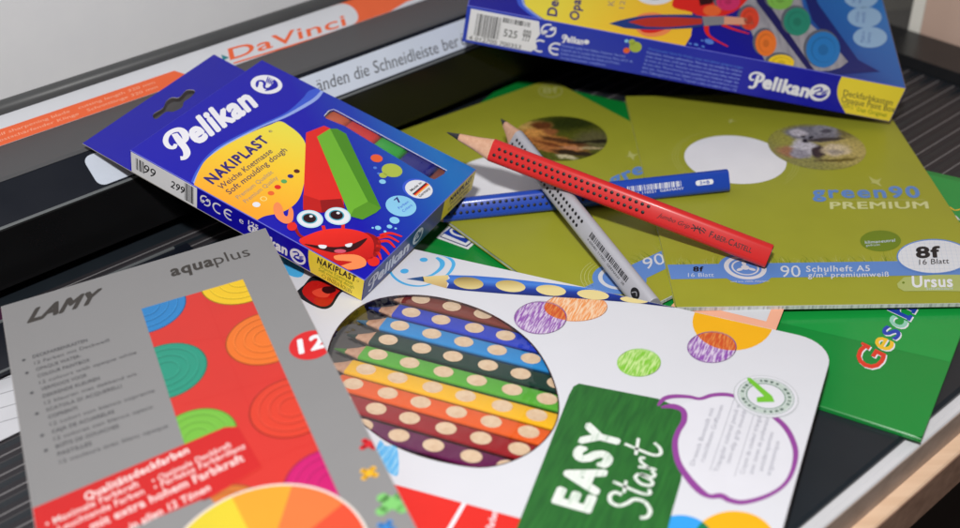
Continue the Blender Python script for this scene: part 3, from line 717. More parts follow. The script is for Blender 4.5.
# peach framed card slipped under the pencil box
m = MB(); PCH = paper('peach_border', (244, 178, 148), .4, .1); SC = Sheet((0, 0, .00505), (1, 0, 0), (0, 1, 0), base=.0)
c0 = Vector(SC.uv((775.5, 331.5))); ca = (Vector(SC.uv((660, 303.5)))-c0); cb_ = (Vector(SC.uv((785, 306.5)))-c0).normalized(); cl = ca.normalized(); 
crd = [tuple(c0), tuple(c0+cb_*25), tuple(c0+cb_*25+ca*.8), tuple(c0+ca*.9)]
SC.slab(m, crd, 0, .22, PCH); SC.base = .23
e = 5.2; k0 = c0+cl*e+cb_*e
SC.poly(m, [tuple(k0), tuple(k0+cb_*18), tuple(k0+cb_*18+ca*.62), tuple(k0+ca*.72)], SWH, 1, px=False)
tag(fixn(m.build('card')), 'white card with peach border peeking out from under the straight olive notebook', 'card')

# ================================================================== SMALL BLUE CARTON (modelling dough)
O, X, Y = euler_frame((-.1595, .4639, .0618), -.5332, .0441, .2609); w_, h_, t_k = 130.6, 98.3, 13.1
ST = Sheet(O, X, Y, base=.02)
SF = Sheet(ST.P(0, 0, -t_k), X, ST.N, base=.02)           # long side facing the camera
SE = Sheet(ST.P(w_, 0, -t_k), Y, ST.N, base=.02)          # short end at the right
M4 = ST.mat4(); M4.translation = ST.P(0, 0, -t_k)
ct = thing('dough_carton', 'small blue carton with big-eyed red crab and slot window, leaning on the trimmer rail', 'carton', M4)
ga, gb = ST.uv((335, 175)), ST.uv((440, 160))
TOPB = grad('carton_blue_blend', ga, gb, [(0, (20, 14, 174)), (.45, (26, 60, 176)), (1, (38, 112, 188))], .3, .3)
ENDB = paper('carton_end_blue', (44, 60, 128), .35, .2)
win = ST.uvs([(324.5, 116), (329, 111), (333.5, 110), (338, 112), (446, 170.5), (444, 174), (434.5, 179.5), (430, 178), (344.7, 126), (326, 118.5)])
m = MB(); ST.slab(m, [(0, 0), (w_, 0), (w_, h_), (0, h_)], -.5, 0, TOPB, PBLUE, CARD, holes=[win], ch=.28, edge=paper('worn_blue_edge', (104, 110, 206), .6))
fixn(m.build('top_panel', ct))
m = MB(); ST.slab(m, [(0.02, 0.02), (w_-.02, 0.02), (w_-.02, h_-.02), (0.02, h_-.02)], -t_k+.45, -.52, CARD, PBLUE, CARD, holes=[[(.5, .5), (w_-.5, .5), (w_-.5, h_-.5), (.5, h_-.5)]]); fixn(m.build('side_walls', ct))
SBt = Sheet(ST.P(0, 0, -t_k), X, Y, base=.4)
m = MB(); fl = SBt.uvs([(82.5, 144), (214, 55)]); fy0, fy1 = SBt.uv((126, 165)), SBt.uv((241, 69))
euh = catmull([SBt.uv(p) for p in ((153, 118), (154, 114), (163, 108.5), (166, 102), (172, 98), (179, 98), (186, 91), (193, 90.5), (195, 93), (190, 98.5), (184, 102.5), (182, 108), (173, 112.5), (166, 112.5), (157, 119.5))], 3, True)
SBt.slab(m, [(0, 0), (w_, 0), (w_, h_), (0, h_), fl[1], fl[0]], 0, .4, paper('flap_blue', (22, 18, 164), .35, .3), paper('card_edge', (196, 190, 184), .8), CARD, holes=[euh])
fixn(m.build('hanging_flap', ct))
m = MB()
m.add([ST.P(a, b, -.35) for a, b in win], [list(range(len(win)))], film('clear_film')); m.build('window_film', ct)
m = MB(); ST.stroke(m, [(324.3, 116), (329, 110.8), (333.5, 109.5), (338, 111.5), (446.5, 170.5)], .45, paper('cut_board_white', (224, 224, 230), .6), 1, smooth=0); m.build('window_edge', ct)
# dough sticks inside
cuts = [ST.uv(p)[0] for p in ((322, 114), (343, 123), (374, 139), (401, 153), (432, 170), (460, 186))]
wy = [q[1] for q in win]
for (nm, rgb), a, b in zip((('orange', (206, 84, 30)), ('red', (214, 34, 26)), ('green', (40, 168, 52)), ('dark blue', (24, 24, 130)), ('brown', (122, 48, 32))), cuts[:-1], cuts[1:]):
    dm = paper('dough_'+nm.replace(' ', '_'), rgb, .4, .6, .3, bscale=260, mott=.12); m = MB()
    r = 2.2; y0_, y1_ = 4, h_-3; N = 20; prof = rrect(a+.3, -t_k+1.2, min(b-.3, w_-1.5), -1.7, r, 4)
    pts = []; rings = []
    for yy, k in ((y0_, .6), (y0_+.8, 1), ((y0_+y1_)/2, 1), (y1_-.8, 1), (y1_, .6)):
        c_ = ((a+b)/2, (-t_k-.5)/2); rings.append([ST.P(c_[0]+(p[0]-c_[0])*k, yy, c_[1]+(p[1]-c_[1])*k) for p in prof])
    n_ = len(prof); allv = [p for r_ in rings for p in r_]; F = []
    for i in range(len(rings)-1):
        for j in range(n_): F.append([i*n_+j, i*n_+(j+1) % n_, (i+1)*n_+(j+1) % n_, (i+1)*n_+j])
    F += [list(range(n_)), [len(allv)-n_+j for j in range(n_)][::-1]]
    m.add(allv, F, dm); o = fixn(m.build('dough_stick', None, True, 40))
    tag(o, nm+' stick of modelling dough behind the slot window of the small blue carton', 'modelling dough', 'dough sticks in the carton window')
# print on the top
m = MB(); TW = [(.3, .3), (w_-.3, .3), (w_-.3, h_-.3), (.3, h_-.3)]; ST.win = TW
up = [(323, 87), (309, 91), (303, 98), (287, 112), (260, 125), (235, 137), (217.5, 147), (205, 158), (196, 171), (191, 182)]
lo = [(326, 88), (318, 99), (305, 107.5), (285, 118), (262, 127), (240, 138.5), (222, 148.5), (208, 161), (199.5, 173), (195, 184)]
mid = [(324.5, 86), (315, 97), (302, 105.5), (284.5, 115.5), (261, 126), (238, 137.5), (220, 147.5), (206.5, 159.5), (198, 172), (193, 183)]
sw = lambda l: catmull(ST.uvs(l), 5)
ST.poly(m, sw(up)+sw(mid)[::-1], MBLUE, 1, px=False); ST.poly(m, sw(mid)+sw(lo)[::-1], PALE, 1, px=False)
YG = grad('yellow_patch_blend', ST.uv((245, 210)), ST.uv((285, 130)), [(0, (250, 168, 44)), (.55, (250, 206, 52)), (1, (240, 226, 76))])
ST.poly(m, sw([(192.5, 192), (194.5, 183), (199, 171), (206, 160), (222, 148), (240, 138), (256, 130.5), (270, 125), (280, 121.5), (289, 126), (300, 135), (306, 146), (307, 165), (303, 188), (299, 199), (293, 206), (285, 211), (276, 214), (264, 216.5), (256, 221)]), YG, 2, px=False)
m.build('colour_print', ct)
m = MB(); NK = paper('violet_navy_ink', (48, 34, 120))
ST.text(m, 'NAKIPLAST', (212.5, 184.5), (269.5, 141), (203.5, 178.5), NK, 4, bold=.042, space=1.12)
ST.ring(m, (270.5, 131.5), .75, .18, NK, 4); ST.text(m, 'R', (269.8, 132.6), (271.2, 131.6), (269.2, 131.6), NK, 4)
ST.text(m, 'Weiche Knetmasse', (221.5, 190), (273, 152.3), (217, 186), paper('brown_navy_ink', (70, 50, 90)), 4, bold=.006)
ST.text(m, 'Soft moulding dough', (229.5, 195), (287.5, 151), (225, 191), paper('brown_navy_ink', (70, 50, 90)), 4, bold=.006)
GI = paper('grey_mauve_ink', (164, 146, 130))
ST.text(m, 'Premium Qualität', (238.5, 199.5), (273.5, 173), (235, 196.7), GI, 4); ST.text(m, 'Premium Quality', (246, 203.5), (278.5, 178.5), (242.5, 200.7), GI, 4)
for (c, col, r) in (((256.4, 204.8), WHT, 1.75), ((263.6, 199), paper('cream_ring', (248, 220, 130)), 1.6), ((271, 193.4), ORA, 1.5), ((277.7, 187.3), RED, 1.5), ((284, 181.6), paper('dot_green', (90, 168, 96)), 1.4), ((290.5, 176.4), NK, 1.4), ((296.8, 171.4), paper('dot_brown', (92, 36, 28)), 1.4)):
    ST.ell(m, c, r, r, col, 4)
ST.ell(m, (263.6, 199), 1.1, 1.1, YG, 5)
m.build('yellow_patch_text', ct)
m = MB(); WB = paper('logo_white', (238, 238, 246), .35, .1)
bird_word(ST, m, (177.5, 157), (258, 105), (163.5, 138.5), WB, 3)
sa = math.atan2(ST.uv((258, 105))[1]-ST.uv((177.5, 157))[1], ST.uv((258, 105))[0]-ST.uv((177.5, 157))[0])
emblem(ST, m, (266.5, 84.6), 7.9, sa, WB, PBLUE, 3)
m.build('brand_logo', ct)
# two clay bars pictured
m = MB()
ST.poly(m, [(306, 133), (324, 126), (331, 129), (344, 205), (330, 212), (303, 210)], RED, 4); ST.poly(m, [(320, 200.5), (341, 199), (345, 208), (322, 213)], DRED, 5); ST.poly(m, [(303, 195), (320, 200.5), (322, 213), (303, 210)], paper('mid_red_print', (196, 26, 22)), 5)
ST.poly(m, [(317, 137), (330, 129), (368, 202), (350, 216.6)], GRN, 6); ST.poly(m, [(330, 129), (337, 129), (346, 134), (381, 208.5), (368, 202)], DGRN, 6); ST.poly(m, [(350, 216.6), (354, 209.5), (368, 202), (381, 208.5), (376, 213), (362.5, 220)], paper('bar_end_green', (88, 150, 36)), 7); ST.poly(m, [(345, 215), (350, 217), (354, 209), (350, 206)], GRN, 7)
m.build('dough_bar_picture', ct)
m = MB(); CRB = grad('crab_red_blend', ST.uv((330, 230)), ST.uv((345, 268)), [(0, (238, 44, 34)), (1, (190, 20, 20))])
ST.stroke(m, [(291, 223), (295, 228), (300, 236), (312, 242)], [3.6, 1.9, 1.5, 3], DRED, 7); ST.stroke(m, [(323, 226), (325, 233)], 1.6, RED, 7); ST.stroke(m, [(343, 224), (343, 232)], 1.6, RED, 7)
ST.poly(m, [(299, 241), (309, 235), (325, 230), (345, 229), (364, 233), (373, 241), (373, 254), (365, 264), (350, 271), (338, 268), (322, 258), (309, 250)], CRB, 8, smooth=4)
ST.poly(m, [(364, 233), (378, 238), (381, 248), (376, 257), (366, 262), (372, 250)], DRED, 7, smooth=3)
for l in ([(376, 239), (388, 237), (399, 242.5)], [(378, 242), (388, 241.5), (395, 248)], [(376, 246), (383, 248), (390, 256)], [(372, 250), (378, 253), (381, 260)], [(380, 236), (390, 233.5), (402, 237)]):
    ST.stroke(m, l, [1.7, 1.6, .9], RED, 7)
ST.poly(m, [(304, 244.5), (322, 246.5), (337, 247.5), (351, 245), (367, 238.5), (360, 247), (350, 252), (337, 253.5), (322, 250.5)], paper('mouth_maroon', (54, 8, 14)), 9, smooth=4)
ST.epx(m, (340, 251.6), 6, 1.9, paper('tongue_pink', (214, 86, 110)), 10)
ST.poly(m, [(318.5, 245.5), (326.5, 246), (325, 249), (320, 248.6)], WHT, 11, smooth=3); ST.poly(m, [(345, 245.2), (352, 243.6), (351, 247), (347, 247.6)], WHT, 11, smooth=3)
# raised claw and front claw
ST.poly(m, [(274, 205), (278, 202.6), (282, 207), (284, 215), (287.5, 216.3), (289, 208.5), (292, 208.5), (293.5, 214), (292, 222), (285, 224), (277, 219), (273.5, 211)], LORA, 9, smooth=4)
ST.epx(m, (292, 227), 5, 4.2, RED, 10)
ST.poly(m, [(334, 256.5), (345, 255), (357, 255.6), (365, 260), (365.5, 266), (357, 269.5), (346, 270), (337, 268), (345, 265), (352, 262.5), (345, 261.5), (336, 260.5)], LORA, 12, smooth=4)
ST.epx(m, (373.5, 262), 6, 4.8, RED, 11); ST.epx(m, (369.5, 256.5), 4, 3, CRB, 11)
# eyes
for c, ic in (((310, 219.5), (309.5, 219)), ((337.7, 216.6), (336.5, 215.8))):
    ST.ell(m, c, 5.9, 5.9, paper('eye_rim', (190, 226, 240)), 11); ST.ell(m, c, 5.2, 5.2, WHT, 12); ST.ell(m, ic, 3.5, 3.5, paper('iris_cyan', (80, 170, 190)), 13); ST.ell(m, ic, 2.9, 2.9, paper('pupil_maroon', (44, 12, 16)), 14); ST.ell(m, (ic[0]+1.5, ic[1]-2), .8, .8, WHT, 15)
m.build('crab_picture', ct)
m = MB()
for c, r, col in (((376.6, 158.5), 2.9, paper('bubble_orange', (236, 96, 50))), ((392, 170.5), 5, paper('bubble_olive', (176, 192, 76))), ((383, 175.5), 1.9, paper('bubble_olive', (0, 0, 0))), ((375, 168), .9, LBLUE), ((378.6, 173.6), .7, LBLUE), ((382.5, 181.8), 1.6, CYAN), ((394.5, 220.5), 2.3, CYAN), ((389.5, 226.7), 1.25, CYAN), ((378, 228), 1.4, CYAN), ((372.7, 228), .55, CYAN), ((385, 231.7), .7, CYAN), ((395.6, 228.6), .6, CYAN)):
    ST.ell(m, c, r, r, col, 3)
ST.ell(m, (417.4, 188.8), 7.2, 7.2, MBLUE, 3); ST.ell(m, (418.9, 189.4), 6.6, 6.6, paper('badge_white', (0, 0, 0)), 4)
ST.ell(m, (401, 206.2), 7.2, 7.2, CYAN, 4)
b1, b2 = ST.uv((413.5, 195)), ST.uv((427, 183.5)); dv = Vector((b2[0]-b1[0], b2[1]-b1[1])).normalized(); nv = Vector((-dv.y, dv.x))
for k, col in enumerate((INK, RED, paper('flag_gold', (240, 180, 90)))):
    off = nv*(.75-.75*k); ST.poly(m, [tuple(Vector(b1)+off), tuple(Vector(b2)+off), tuple(Vector(b2)+off-nv*.75), tuple(Vector(b1)+off-nv*.75)], col, 5, px=False, win=None)
ST.text(m, 'Made in', (411.5, 192), (422, 183.5), (409.5, 190.3), DGREY, 6, bold=.02); ST.text(m, 'Germany', (420, 197.8), (430.5, 189), (418, 195.8), DGREY, 6, bold=.02)
ST.text(m, '7', (391.8, 202.2), (395.6, 199), (388, 200), NAVY if False else NK, 6, bold=.05) if False else ST.text(m, '7', (398.3, 203.4), (402, 200.2), (393.6, 200.4), NK, 6, bold=.03)
ST.text(m, 'Farben', (399.5, 209.4), (409, 202.6), (397.4, 207.6), MBLUE, 6); ST.text(m, 'Colors', (403.5, 212.6), (412.5, 206), (401.4, 210.8), MBLUE, 6)
m.build('badges', ct)
ST.win = None
# print on the long side
m = MB(); u0, u1_ = SF.uv((131, 162))[0], SF.uv((197, 197))[0]
SF.slab(m, [(.6, .6), (u1_, .4), (u1_, t_k-.6), (.6, t_k-.6)], 0.01, .1, STK); SF.base = .12
barcode(SF, m, 3.5, 8.2, 3.5, 10.5, INK, 1, 3); barcode(SF, m, u1_-7, u1_-2, 1.5, 12, INK, 1, 8)
SF.text(m, '99', (143, 171.5), (154.5, 178), (145, 164), INK, 2, bold=.0); SF.text(m, '299', (170.5, 186.5), (184, 194), (172, 180.5), INK, 2, bold=.012)
m.build('price_sticker', ct); SF.base = .02
m = MB(); SF.win = [(.2, .2), (w_-.2, .2), (w_-.2, t_k-.2), (.2, t_k-.2)]
cb0 = SF.uv((205.4, 200.8)); recycle(SF, m, cb0, 2.6, WB, 1, px=False)
cc = SF.uv((218, 208.5))
SF.ring(m, cc, 2.7, .85, WB, 1, px=False, a0=60, a1=300); cc2 = (cc[0]+6.4, cc[1]); SF.ring(m, cc2, 2.7, .85, WB, 1, px=False, a0=60, a1=300); SF.poly(m, [(cc2[0]-2.4, cc2[1]-.4), (cc2[0]+.8, cc2[1]-.4), (cc2[0]+.8, cc2[1]+.4), (cc2[0]-2.4, cc2[1]+.4)], WB, 1, px=False)
SF.text(m, 'e', (cc[0]+12, cc[1]-1), (cc[0]+14.4, cc[1]-1), (cc[0]+12, cc[1]+2.4), WB, 1, px=False)
SF.text(m, '125 g', (cc[0]+17, cc[1]+.8), (cc[0]+26, cc[1]+.8), (cc[0]+17, cc[1]+3.2), WB, 1, px=False, bold=.02); SF.text(m, '4.4 oz', (cc[0]+17, cc[1]-3), (cc[0]+26, cc[1]-3), (cc[0]+17, cc[1]-.8), WB, 1, px=False, bold=.02)
ec = SF.uv((297.8, 256.6)); pc = ec[0]
bird_word(SF, m, (pc-27, ec[1]-2.8), (pc-5.6, ec[1]-2.8), (pc-27, ec[1]+2.6), WB, 1, px=False); emblem(SF, m, ec, 4.3, 0, WB, PBLUE, 1, px=False)
SF.poly(m, catmull([SF.uv((308.7, 248.5)), SF.uv((308.3, 256)), SF.uv((309, 264)), SF.uv((311.5, 275))], 4)+[(w_, 0), (w_, t_k)], YEL, 1, px=False)
SF.text(m, 'NAKIPLAST', (317, 262.5), (355.5, 282), (317.8, 257), INK, 2, bold=.04, space=1.1); SF.ring(m, (358, 281), .5, .15, INK, 2)
SF.text(m, 'Weiche Knetmasse', (319.5, 267.5), (352.5, 284.8), (319.9, 264.5), OLD, 2); SF.text(m, 'Soft moulding dough', (318.5, 270.5), (354, 289), (318.9, 267.6), OLD, 2)
SF.ring(m, (324, 276.5), 1., .2, INK, 2); SF.text(m, 'EINZELN ROLLEN', (327.5, 280), (351.5, 293.4), (328, 276.6), INK, 2)
m.build('side_print', ct); SF.win = None
m = MB(); SE.win = [(.2, .2), (h_-.2, .2), (h_-.2, t_k-.2), (.2, t_k-.2)]
yx = SE.uv((443, 209))[0]
SE.poly(m, [(.1, .1), (yx, .1), (yx, t_k-.1), (.1, t_k-.1)], ENDB, 1, px=False)
SE.poly(m, [(yx, .1), (h_, .1), (h_, t_k-.1), (yx, t_k-.1)], YEL, 1, px=False)
bird_word(SE, m, (4.5, 3.2), (38, 3.2), (4.5, 9.8), paper('end_print_white', (206, 212, 226)), 2, px=False); emblem(SE, m, (45.5, 6.3), 4.5, 0, paper('end_print_white', (0, 0, 0)), ENDB, 2, px=False)
SE.text(m, 'NAKIPLAST', (yx+6, 8), (h_-3, 8), (yx+6, 11), INK, 2, px=False, bold=.05); SE.text(m, 'Weiche Knetmasse', (yx+7, 5), (h_-4, 5), (yx+7, 6.8), INK, 2, px=False); SE.text(m, 'Soft moulding dough', (yx+6, 2), (h_-4, 2), (yx+6, 3.8), INK, 2, px=False)
m.build('end_print', ct)

# ================================================================== LARGE BLUE CARTON (paint box)
O, X, Y = euler_frame((-.0018, .5859, .0766), -.1441, .1504, .189); w_, h_, t_k = 243.0, 150.0, 23.1
ST = Sheet(O, X, Y, base=.03); SF = Sheet(ST.P(0, 0, -t_k), X, ST.N, base=.03); SE = Sheet(ST.P(w_, 0, -t_k), Y, ST.N, base=.03)
M4 = ST.mat4(); M4.translation = ST.P(0, 0, -t_k)
pb = thing('paint_box_carton', 'large blue carton with paint palette picture and barcode sticker, propped on the trimmer rail', 'carton', M4)
TB2 = grad('paint_carton_blend', ST.uv((730, 40)), ST.uv((880, 10)), [(0, (20, 18, 150)), (.35, (30, 32, 130)), (.62, (38, 96, 176)), (1, (44, 118, 196))], .35, .2)
FB2 = grad('paint_carton_side_blend', (0, 0), (160, 0), [(0, (52, 74, 190)), (1, (22, 26, 168))], .3, .3)
m = MB(); ST.slab(m, [(0, 0), (w_, 0), (w_, h_), (0, h_)], -t_k, 0, TB2, PBLUE, ch=.45, edge=paper('worn_blue_edge', (0, 0, 0))); fixn(m.build('box', pb))
ST.win = [(.5, .5), (w_-.5, .5), (w_-.5, h_), (.5, h_)]
m = MB(); YG2 = grad('yellow_patch_blend_large', ST.uv((640, 30)), ST.uv((560, 0)), [(0, (250, 196, 50)), (1, (240, 222, 70))])
ST.poly(m, catmull(ST.uvs([(523, -40), (524, 0), (531, 10), (545, 20)]), 4)+ST.uvs([(685, 46), (691, 36), (693, 20), (690, -10), (670, -40)]), YG2, 1, px=False)
ST.stroke(m, [(517, -30), (519, 0), (526, 10), (540, 20)], 2.6, MBLUE, 1); ST.stroke(m, [(521, -30), (522.4, 0), (529, 10), (543, 20)], 1.2, PALE, 2)
ST.text(m, 'Deckfarbkasten', (556.5, 17), (567, -62), (547, 15.5), NK, 3, bold=.03); ST.text(m, 'Opaque Paint Box', (578.5, 21), (588, -62), (569.5, 19.5), NK, 3, bold=.03)
ST.text(m, 'K12 · 12 Farben', (614, 6), (622, -50), (607.5, 5.5), GI, 3); ST.text(m, '12 Farben', (624, 9), (630, -30), (619, 8.5), GI, 3)
m.build('yellow_patch', pb)
# crab, seen cut by the frame
m = MB()
ST.epx(m, (655, -6), 20, 11, WHT, 3); ST.epx(m, (655, -8), 12, 8, INK, 4)
ST.poly(m, [(672, 6), (684, -12), (720, -30), (752, -14), (742, 6), (724, 16), (704, 18), (690, 12)], RED, 4, smooth=4); ST.poly(m, [(698, -4), (716, -4), (712, 4), (700, 6)], paper('mouth_maroon', (0, 0, 0)), 5)
ST.epx(m, (712, 11), 9, 5.5, ORA, 6)
ST.poly(m, [(634, 20), (642, 14), (656, 13), (668, 18), (672, 28), (664, 35), (648, 37), (637, 31)], LORA, 4, smooth=4); ST.poly(m, [(640, 24), (655, 20), (668, 27), (655, 33), (642, 32)], RED, 5, smooth=4)
for l in ([(706, 25), (709, 36), (728, 47)], [(722, 25), (735, 30), (749, 34)], [(712, 22), (730, 24), (740, 26)]): ST.stroke(m, l, [3.2, 2.2, 1.2], RED, 5)
m.build('crab_picture', pb)
m = MB()
bu = [(609, 24), (625, 19.5), (650, 15.5), (690, 15), (705, 17)]; bl_ = [(706, 26), (690, 28.5), (650, 30), (625, 28.5)]
ST.poly(m, catmull(ST.uvs(bu), 4)+catmull(ST.uvs(bl_), 4), paper('brush_blue', (34, 60, 130)), 6, px=False)
ST.poly(m, catmull(ST.uvs([(628, 22.5), (645, 18.5), (670, 17.5), (702, 19)]), 4)+catmull(ST.uvs([(702, 24.5), (670, 27.5), (645, 27)]), 4), paper('brush_red', (190, 52, 40)), 7, px=False)
ST.poly(m, [(702, 17), (724, 16.5), (724, 25), (704, 26.5)], paper('ferrule_grey', (156, 156, 160), .3, 0, .05, .3), 8)
ST.poly(m, [(724, 16.5), (752, 19), (754, 25), (724, 25)], paper('brush_handle', (226, 160, 130)), 8, smooth=0)
for c, r in (((696, 45), 1.3), ((703, 47), 1), ((709, 42), 2.6), ((690, 44), 1), ((702, 41), .8), ((699, 49), 1)): ST.ell(m, c, r, r, LBLUE, 6)
m.build('brush_picture', pb)
m = MB(); TR_ = hatch('palette_grey', (164, 162, 170), (146, 144, 154), 30, 10); TRD = paper('palette_gap', (30, 26, 92))
ST.poly(m, [(728, -40), (741, 11), (767, 66), (812, 74), (757, 3), (742, -40)], TR_, 3); ST.poly(m, [(752, -40), (768, 3), (810, 72), (850, 70), (851, 62), (806, 20), (792, -40)], TR_, 3)
ST.poly(m, [(742, -40), (757, 3), (812, 76), (818, 76), (768, 3), (752, -40)], TRD, 4)
ST.poly(m, [(800, -40), (818, 4), (858, 60), (880, 72), (812, 76), (840, 68), (848, 62), (812, 20), (792, -40)], paper('palette_shadow_blue', (24, 34, 112)), 4)
RG = paper('pan_rim', (96, 100, 112))
for c, rx, ry, rgb in (((728, 2), 12, 9, (214, 50, 110)), ((749.5, 19), 9.5, 11.5, (226, 70, 44)), ((765.8, 43.5), 10.5, 13, (240, 122, 44)), ((781, 63), 13, 8, (244, 206, 40)), ((780, 0), 13, 10, (130, 190, 80)), ((797, 22), 13.5, 14, (40, 140, 116)), ((823, 50), 17, 18, (36, 122, 196))):
    ST.epx(m, (c[0]-1.6, c[1]-1.4), rx+1.2, ry+1, RG, 5); k_ = '%d_%d' % (rgb[0], rgb[1])
    ST.epx(m, c, rx, ry, paper('pan_'+k_, rgb), 6); ST.epx(m, c, rx*.72, ry*.72, paper('pan_dark_'+k_, tuple(int(v*.88) for v in rgb)), 7); ST.epx(m, (c[0]+.6, c[1]+.6), rx*.66, ry*.66, paper('pan_'+k_, rgb), 8); ST.epx(m, (c[0], c[1]+.4), rx*.3, ry*.3, paper('pan_dark_'+k_, rgb), 9)
m.build('palette_picture', pb)
m = MB(); OW = paper('oval_badge', (150, 186, 222)); OI = paper('oval_badge_ink', (90, 120, 180))
for c in ((861, -2), (864.5, 17.5), (870, 37.6)):
    ST.epx(m, c, 17, 10.4, OW, 3)
    for k, tt in enumerate(('Made in', 'Germany') if c[1] > 30 else ('mit Deck-', 'weiß')): ST.text(m, tt, (c[0]-6+k*6, c[1]+5+k), (c[0]-5+k*6, c[1]-6+k), (c[0]-10+k*6, c[1]+5+k), OI, 4)
m.build('badges', pb); ST.win = None
# front side print
SF.win = [(.3, .3), (w_-.3, .3), (w_-.3, t_k-.3), (.3, t_k-.3)]
m = MB(); SF.poly(m, [(.1, .1), (w_-.1, .1), (w_-.1, t_k-.1), (.1, t_k-.1)], FB2, 0, px=False, win=[(0, 0), (w_, 0), (w_, t_k), (0, t_k)])
ux = SF.uv((840, 90))[0]; up_ = catmull([SF.uv((842, 76)), SF.uv((838, 86)), SF.uv((838, 98)), SF.uv((846, 114))], 4)
SF.poly(m, up_+[(w_, 0), (w_, t_k)], YEL, 1, px=False)
SF.text(m, 'Deckfarbkasten', (843, 95.5), (892, 105.5), (844, 89.5), DGREY, 2); SF.text(m, 'Opaque Paint Box', (841, 102), (894.5, 112.5), (842, 96), DGREY, 2); SF.text(m, '735 K/12', (842, 107.5), (853, 109), (842.5, 103.6), OLD, 2); SF.text(m, 'Das Original', (857, 111), (886, 117), (857.5, 107), OLD, 2)
rc = SF.uv((548.5, 30.5)); recycle(SF, m, rc, 3.7, WB, 1, px=False)
cc = SF.uv((540, 46)); r_ = 3.6
SF.ring(m, cc, r_, 1.2, WB, 1, px=False, a0=60, a1=300); cc2 = (cc[0]+9, cc[1]); SF.ring(m, cc2, r_, 1.2, WB, 1, px=False, a0=60, a1=300); SF.poly(m, [(cc2[0]-3.2, cc2[1]-.55), (cc2[0]+1.4, cc2[1]-.55), (cc2[0]+1.4, cc2[1]+.55), (cc2[0]-3.2, cc2[1]+.55)], WB, 1, px=False)
bird_word(SF, m, (562, 41), (583, 44.6), (563, 35), WB, 2); SF.ell(m, (586.5, 42), 1.5, 1.5, WB, 2)
for k, tt in enumerate(('Handmade quality from Pelikan, Hannover, Germany', 'Importé par la société des fournitures, Paris, tél 01 46', 'Enthält wertvolle Farben für Schule und Freizeit', 'Nur unter Aufsicht benutzen · www.pelikan.com')):
    y_ = 46.4+k*4.1; SF.text(m, tt, (561.5-k*.3, y_), (561.5+(64, 71, 58, 44)[k], y_+(11, 12.2, 9.8, 7.2)[k]), (561.5-k*.3, y_-2.3), PALE, 2)
for c, r, col in (((626.5, 41), 1.1, CYAN), ((626.5, 50.5), 1.8, ORA), ((635.5, 47), 3.4, paper('bubble_olive', (0, 0, 0))), ((632, 42), 1.8, paper('bubble_olive', (0, 0, 0)))): SF.ell(m, c, r, r, col, 2)
tx8 = ['Warnhinweis: Nicht für Kinder unter drei Jahren geeignet wegen', 'Kleinteilen. Adresse aufbewahren. Warning: not suitable for children', 'under three years, small parts. Attention: ne convient pas aux enfants', 'de moins de trois ans. Atención: no recomendado para niños menores', 'de tres años. Waarschuwing: niet geschikt voor kinderen jonger dan', 'drie jaar. Attenzione: non adatto a bambini di età inferiore a tre', 'anni. Opbergadres bewaren. Trzymać z dala od małych dzieci. CE']
for k, tt in enumerate(tx8):
    y_ = 49.6+k*3.75; SF.text(m, tt, (648-k*1.1, y_), (743-k*1.1, y_+19.3), (648-k*1.1, y_-2.3), LBLUE if k == 0 else PALE, 2)
m.build('side_print', pb)
m = MB(); bird_word(SF, m, (748.5, 84.5), (808, 97.3), (752, 72.5), WB, 3)
emblem(SF, m, (819.7, 92.6), 5.6, 0, WB, PBLUE, 3); m.build('brand_logo', pb)
SF.win = None; m = MB(); e1 = SF.uv((541, 30))[0]
SF.slab(m, [(2.2, 1.8), (e1-3, 1.8), (e1, 5), (e1-2, 9), (e1, 14), (e1-2, t_k-1.5), (2.2, t_k-1.5)], .04, .15, paper('barcode_sticker', (240, 240, 244), .6)); SF.base = .17
barcode(SF, m, 6, 20, 5.4, 19.5, INK, 1, 4); barcode(SF, m, 20.5, e1-6, 17, 20, INK, 1, 9)
SF.text(m, '4 012700 700353', (3.5, 2.2), (e1-9, 2.2), (3.5, 4.8), INK, 2, px=False); SF.text(m, '525', (22, 8.5), (29.5, 8.5), (22, 13), INK, 2, px=False); SF.text(m, '999', (32.5, 7.5), (e1-5, 7.5), (32.5, 15), INK, 2, px=False)
m.build('barcode_sticker', pb)
m = MB(); SE.poly(m, [(.2, .2), (h_, .2), (h_, t_k-.2), (.2, t_k-.2)], paper('end_flap_mustard', (190, 160, 70)), 1, px=False); m.build('end_print', pb)

# ================================================================== GREY WATERCOLOUR CARTON
O, X, Y = euler_frame((-.1217, .1932, .0320), .3899, .03, -.0572); w_, h_, t_k = 112.7, 200.0, 20.
ST = Sheet(O, X, Y, base=.03); M4 = ST.mat4(); M4.translation = ST.P(0, 0, -t_k)
lm_ = thing('watercolour_carton', 'matt grey carton with red artwork of paint rings and a round 12 mark', 'carton', M4)
GC = paper('carton_grey', (137, 136, 137), .5, 0, .1, bscale=1200, mott=.03); PKS = paper('carton_side_red', (170, 62, 78), .5)
m = MB(); ST.slab(m, [(0, 0), (w_, 0), (w_, h_), (0, h_)], -t_k, 0, GC, PKS, ch=.35, edge=paper('worn_grey_edge', (176, 172, 172), .6)); fixn(m.build('box', lm_))
FW = [(.4, .4), (w_-.4, .4), (w_-.4, h_-.4), (.4, h_-.4)]; ST.win = FW
LI = paper('warm_dark_ink', (60, 56, 53), .5)
m = MB(); ST.text(m, 'LAMY', (27, 322.8), (97, 301.5), (33.5, 309.5), LI, 2, bold=.06, shear=.1, space=.92); m.build('brand_logo', lm_)
m = MB(); a0, a1_, a2 = Vector(ST.uv((171.5, 276.5))), Vector(ST.uv((251, 255.5))), Vector(ST.uv((169, 267)))
am = a0+(a1_-a0)*.535
